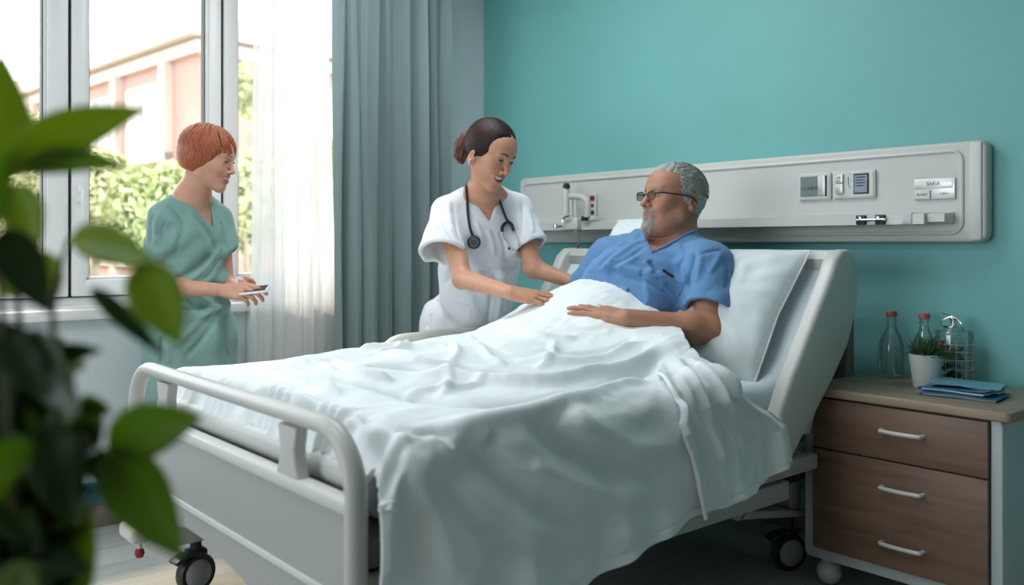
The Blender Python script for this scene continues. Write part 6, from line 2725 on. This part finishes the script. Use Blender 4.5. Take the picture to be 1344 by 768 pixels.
# short silver hair
HF = Field()
PH.e(HF, (-.018, 0, .050), (.0985, .0795, .0865), .01)
PH.e(HF, (-.045, 0, .010), (.062, .074, .055), .02)
PH.e(HF, (.118, 0, .010), (.085, .084, .108), .008, 's')
PH.e(HF, (.045, 0, -.072), (.085, .12, .078), .008, 's')
PH.e(HF, (.028, 0, .098), (.042, .046, .030), .02)
PH.e(HF, (-.01, 0, -.125), (.16, .14, .105), .010, 's')
HF.fn = lambda P: .0014 * np.sin(70 * (PH.loc(P)[:, 2] + .8 * PH.loc(P)[:, 0]) * 6 + 4 * vnoise(P, 25, 3)) + .0016 * vnoise(P, 90, 5)
phair = mesh_obj('hair', [extract(HF, .0028)], M['hair_grey'], patient, origin=Po)
rnd = random.Random(5)
mb = MB()
for k in range(700):
    az = rnd.uniform(-PI, PI)
    th = rnd.uniform(.1, 1.75)
    x = -.018 + .100 * math.sin(th) * math.cos(az)
    y = .081 * math.sin(th) * math.sin(az)
    z = .050 + .088 * math.cos(th)
    if (x > .030 and z < .10) or x > .068 or z < -.03 or (x > -.01 and z < .030):
        continue
    p = Vector((x, y, z))
    nrm = Vector((x + .018, y, z - .05)).normalized()
    d_ = (Vector((-.75, 0, -.35)) + nrm * .25)
    d_ = (d_ - nrm * d_.dot(nrm) * .8).normalized()
    L_ = rnd.uniform(.012, .026)
    pts = [PH.L(*(p + d_ * L_ * s_ + nrm * (.0005 + .002 * math.sin(PI * s_)))) for s_ in (0, .35, .7, 1)]
    mb.tube(pts, [.0012, .0019, .0014, .0003], 4, cap=False)
mb.build('hair_locks', M['hair_grey'], phair, fix=False, angle=180)
# beard tufts
phb = bvh_of(*extract(headF, .006))
mb = MB()
for k in range(1700):
    y = rnd.uniform(-.034, .034)
    z = rnd.uniform(-.108, -.024)
    q = np.array([[.09, y, z]])
    if beard_mask(q)[0] < .3 and rnd.random() < .8:
        continue
    if abs(z + .044) < .0085 and abs(y) < .019:
        continue
    o0 = PH.L(.16, y * 1.3, z)
    h_ = phb.ray_cast(o0, (PH.L(.03, y * .7, z) - o0).normalized())[0]
    if h_ is None:
        continue
    out = (h_ - PH.L(.04, 0, z)).normalized()
    d_ = (-PH.u * .8 + out * .5).normalized()
    L_ = rnd.uniform(.004, .008) * ps_
    mb.tube([h_ - out * .001, h_ + d_ * L_ * .5 + out * .0015, h_ + d_ * L_], [.0007, .0007, .0002], 4, cap=False)
mb.build('beard', M['beard'], patient, fix=False, angle=180)

# glasses
gl = MB()
for y in (-1, 1):
    ring = []
    for k in range(20):
        a = 2 * PI * k / 20
        cx_, cz_ = math.cos(a), math.sin(a)
        ex = (abs(cx_) ** .6) * (1 if cx_ > 0 else -1) * .0225
        ez = (abs(cz_) ** .7) * (1 if cz_ > 0 else -1) * .0135
        ring.append(PH.L(.1065 - .10 * abs(y * .0315 + ex * 1.0) ** 1.0 * .12, y * .0325 + ex, .0145 + ez))
    gl.tube(ring, .0014, 6, closed=True)
    top = [ring[i] for i in range(1, 10)]
    gl.tube(top, .0022, 6)
    gl.tube(smooth_path([PH.L(.1045, y * .055, .022), PH.L(.098, y * .068, .024), PH.L(.075, y * .0775, .024), PH.L(.0, y * .082, .022), PH.L(-.022, y * .083, .016), PH.L(-.036, y * .083, .004)], 4), .0026, 6)
gl.tube([PH.L(.1065, -.011, .018), PH.L(.1085, 0, .021), PH.L(.1065, .011, .018)], .0018, 6)
glasses = gl.build('glasses', mat('dark_brown_frame', (.025, .014, .013), rough=.3), patient)
for y in (-1, 1):
    V = [PH.L(.1055, y * .0325, .0145)]
    n = 20
    for k in range(n):
        a = 2 * PI * k / n
        cx_, cz_ = math.cos(a), math.sin(a)
        ex = (abs(cx_) ** .6) * (1 if cx_ > 0 else -1) * .0222
        ez = (abs(cz_) ** .7) * (1 if cz_ > 0 else -1) * .0132
        V.append(PH.L(.1060 - .012 * abs(y * .0315 + ex), y * .0325 + ex, .0145 + ez))
    MB().add(V, [(0, 1 + k, 1 + (k + 1) % n) for k in range(n)]).build('lens', M['glass_lens'] if 'glass_lens' in M else thin_glass('spectacle_lens', (.95, .97, .97), .06), glasses)
# ring on his finger

# ================================================================== HOUSEPLANT CLOSE TO THE CAMERA


def leaf_mat(name, col, tcol):
    m, nt, b = new_mat(name)
    N, Lk = nt.nodes, nt.links
    b.inputs['Base Color'].default_value = (*col, 1)
    b.inputs['Roughness'].default_value = .38
    tl_ = N.new('ShaderNodeBsdfTranslucent')
    tl_.inputs[0].default_value = (*tcol, 1)
    mx = N.new('ShaderNodeMixShader')
    mx.inputs[0].default_value = .55
    out = [n for n in N if n.type == 'OUTPUT_MATERIAL'][0]
    Lk.new(b.outputs[0], mx.inputs[1])
    Lk.new(tl_.outputs[0], mx.inputs[2])
    Lk.new(mx.outputs[0], out.inputs[0])
    return m


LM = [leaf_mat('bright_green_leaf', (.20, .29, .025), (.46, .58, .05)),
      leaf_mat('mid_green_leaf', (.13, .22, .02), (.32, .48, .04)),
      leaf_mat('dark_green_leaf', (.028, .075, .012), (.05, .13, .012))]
PX, PY = -.98, .17
plant = thing('potted_houseplant', (PX, PY, 0), 'large leafy green houseplant close to the camera at the left edge', 'houseplant')
MB().lathe([(0, 0), (.115, 0), (.125, .01), (.155, .30), (.162, .31), (.162, .335), (.150, .335), (.146, .30), (0, .295)], (PX, PY, 0), 40).build(
    'pot', mat('terracotta_pot', (.30, .13, .08), rough=.8, noise_amt=.1), plant)
MB().lathe([(.147, .300), (.08, .306), (0, .308)], (PX, PY, 0), 24).build('soil', M['soil'], plant)


def leaf(b0, t0, tip, t1, wpx, mi, bend=.10, roll=0.0, stem=None):
    """leaf from base pixel b0 (depth t0) to tip pixel (depth t1)"""
    A = at(b0[0], b0[1], t0)
    B = at(tip[0], tip[1], t1)
    ax = (B - A)
    L_ = ax.length
    ax.normalize()
    tocam = (Vector((0, 0, CAM_H)) - (A + B) / 2).normalized()
    n = (tocam - ax * tocam.dot(ax)).normalized()
    n = Matrix.Rotation(math.radians(roll), 3, ax) @ n
    sd_ = n.cross(ax)
    W_ = wpx / FPX * (t0 + t1) / 2 / max(math.cos(math.radians(roll)), .35) / 2
    V = []
    ni, nj = 16, 9
    up2 = (UP - ax * UP.dot(ax))
    for i in range(ni):
        s_ = i / (ni - 1)
        c_ = A + ax * (L_ * s_) + up2 * (bend * L_ * 4 * s_ * (1 - s_) * .5) - n * (.04 * L_ * s_ * s_)
        wd = W_ * (math.sin(PI * min(s_ ** .72, 1)) ** .85) * (1 - .10 * s_) + .0006
        for j in range(nj):
            q = j / (nj - 1) * 2 - 1
            V.append(c_ + sd_ * (wd * q) + n * (-.20 * wd * (1 - abs(q)) + .03 * wd * math.sin(s_ * 22 + q) * abs(q)))
    lf_ = MB().grid(V, ni, nj).build('leaf', LM[mi], plant, fix=False, angle=180)
    md_ = lf_.modifiers.new('thickness', 'SOLIDIFY')
    md_.thickness = .0008
    return A


st_ = MB()
hubs = {}


def stem(pts, r=.006):
    P_ = [Vector((PX, PY, .29))] + [at(p[0], p[1], p[2]) for p in pts]
    P_[0] = P_[0] + Vector((random.uniform(-.04, .04), random.uniform(-.04, .04), 0))
    sp = smooth_path(P_, 8)
    k = len(sp)
    st_.tube(sp, [r * (1 - .65 * i / k) for i in range(k)], 8)


stem([(40, 900, .88), (60, 700, .85), (30, 480, .82), (14, 250, .80)])
stem([(70, 860, .86), (110, 700, .80), (140, 590, .78)], .005)
stem([(10, 900, .80), (20, 650, .76), (5, 430, .74), (-10, 330, .72)], .006)
stem([(60, 820, .8), (75, 560, .78), (70, 400, .78), (92, 312, .78)], .005)
st_.build('stems', mat('green_brown_stem', (.06, .05, .02), rough=.7), plant)

# leaves seen clearly in the photograph
leaf((16, 235), .80, (4, 66), .82, 62, 0, .05, 20)
leaf((12, 226), .80, (192, 147), .78, 66, 0, .16, 20)
leaf((30, 222), .80, (170, 226), .80, 34, 1, .20, 35)
leaf((18, 240), .80, (44, 340), .78, 54, 0, .0, 20)
leaf((2, 300), .74, (62, 408), .72, 62, 2, .0, 0)
leaf((60, 330), .80, (62, 412), .80, 40, 0, .0, 20)
leaf((92, 312), .78, (205, 352), .74, 54, 0, .10, 20)
leaf((180, 345), .74, (236, 452), .72, 72, 0, .02, 10)
leaf((118, 378), .78, (212, 468), .78, 26, 2, .03, 30)
leaf((0, 385), .80, (70, 368), .80, 30, 0, .1, 30)
leaf((60, 474), .80, (132, 462), .80, 26, 2, .15, 20)
leaf((140, 585), .78, (262, 548), .76, 76, 1, .06, 5)
leaf((140, 588), .78, (238, 732), .74, 84, 1, .0, 5)
leaf((112, 600), .78, (178, 640), .78, 44, 2, .05, 10)
leaf((70, 640), .80, (118, 775), .78, 64, 0, .0, 10)
leaf((-20, 300), .72, (10, 200), .72, 40, 1, .0, 20)
leaf((-5, 430), .74, (60, 520), .72, 60, 2, .05, 10)
# dense dark leaves low on the left
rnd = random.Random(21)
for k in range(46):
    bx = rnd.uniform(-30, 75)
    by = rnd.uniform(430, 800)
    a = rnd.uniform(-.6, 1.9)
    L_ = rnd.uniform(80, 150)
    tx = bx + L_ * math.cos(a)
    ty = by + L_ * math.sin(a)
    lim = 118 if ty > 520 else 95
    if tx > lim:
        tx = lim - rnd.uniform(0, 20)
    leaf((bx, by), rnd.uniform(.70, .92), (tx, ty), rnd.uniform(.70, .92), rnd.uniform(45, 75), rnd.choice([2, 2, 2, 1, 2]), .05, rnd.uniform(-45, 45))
for k in range(10):
    bx = rnd.uniform(60, 120); by = rnd.uniform(480, 640)
    leaf((bx, by), .80, (bx + rnd.uniform(10, 60), by + rnd.uniform(-30, 70)), .78, rnd.uniform(26, 44), rnd.choice([1, 2]), .05, rnd.uniform(-30, 30))
# a dry reddish leaf at the very bottom
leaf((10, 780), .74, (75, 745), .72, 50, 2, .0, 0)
# leaves on the side turned away from the picture, so that the plant is a whole plant
for k in range(16):
    leaf((rnd.uniform(-150, -20), rnd.uniform(250, 800)), rnd.uniform(.75, 1.0), (rnd.uniform(-260, -60), rnd.uniform(200, 820)), rnd.uniform(.75, 1.0), rnd.uniform(50, 80), rnd.choice([0, 1, 2]), .05, rnd.uniform(-40, 40))
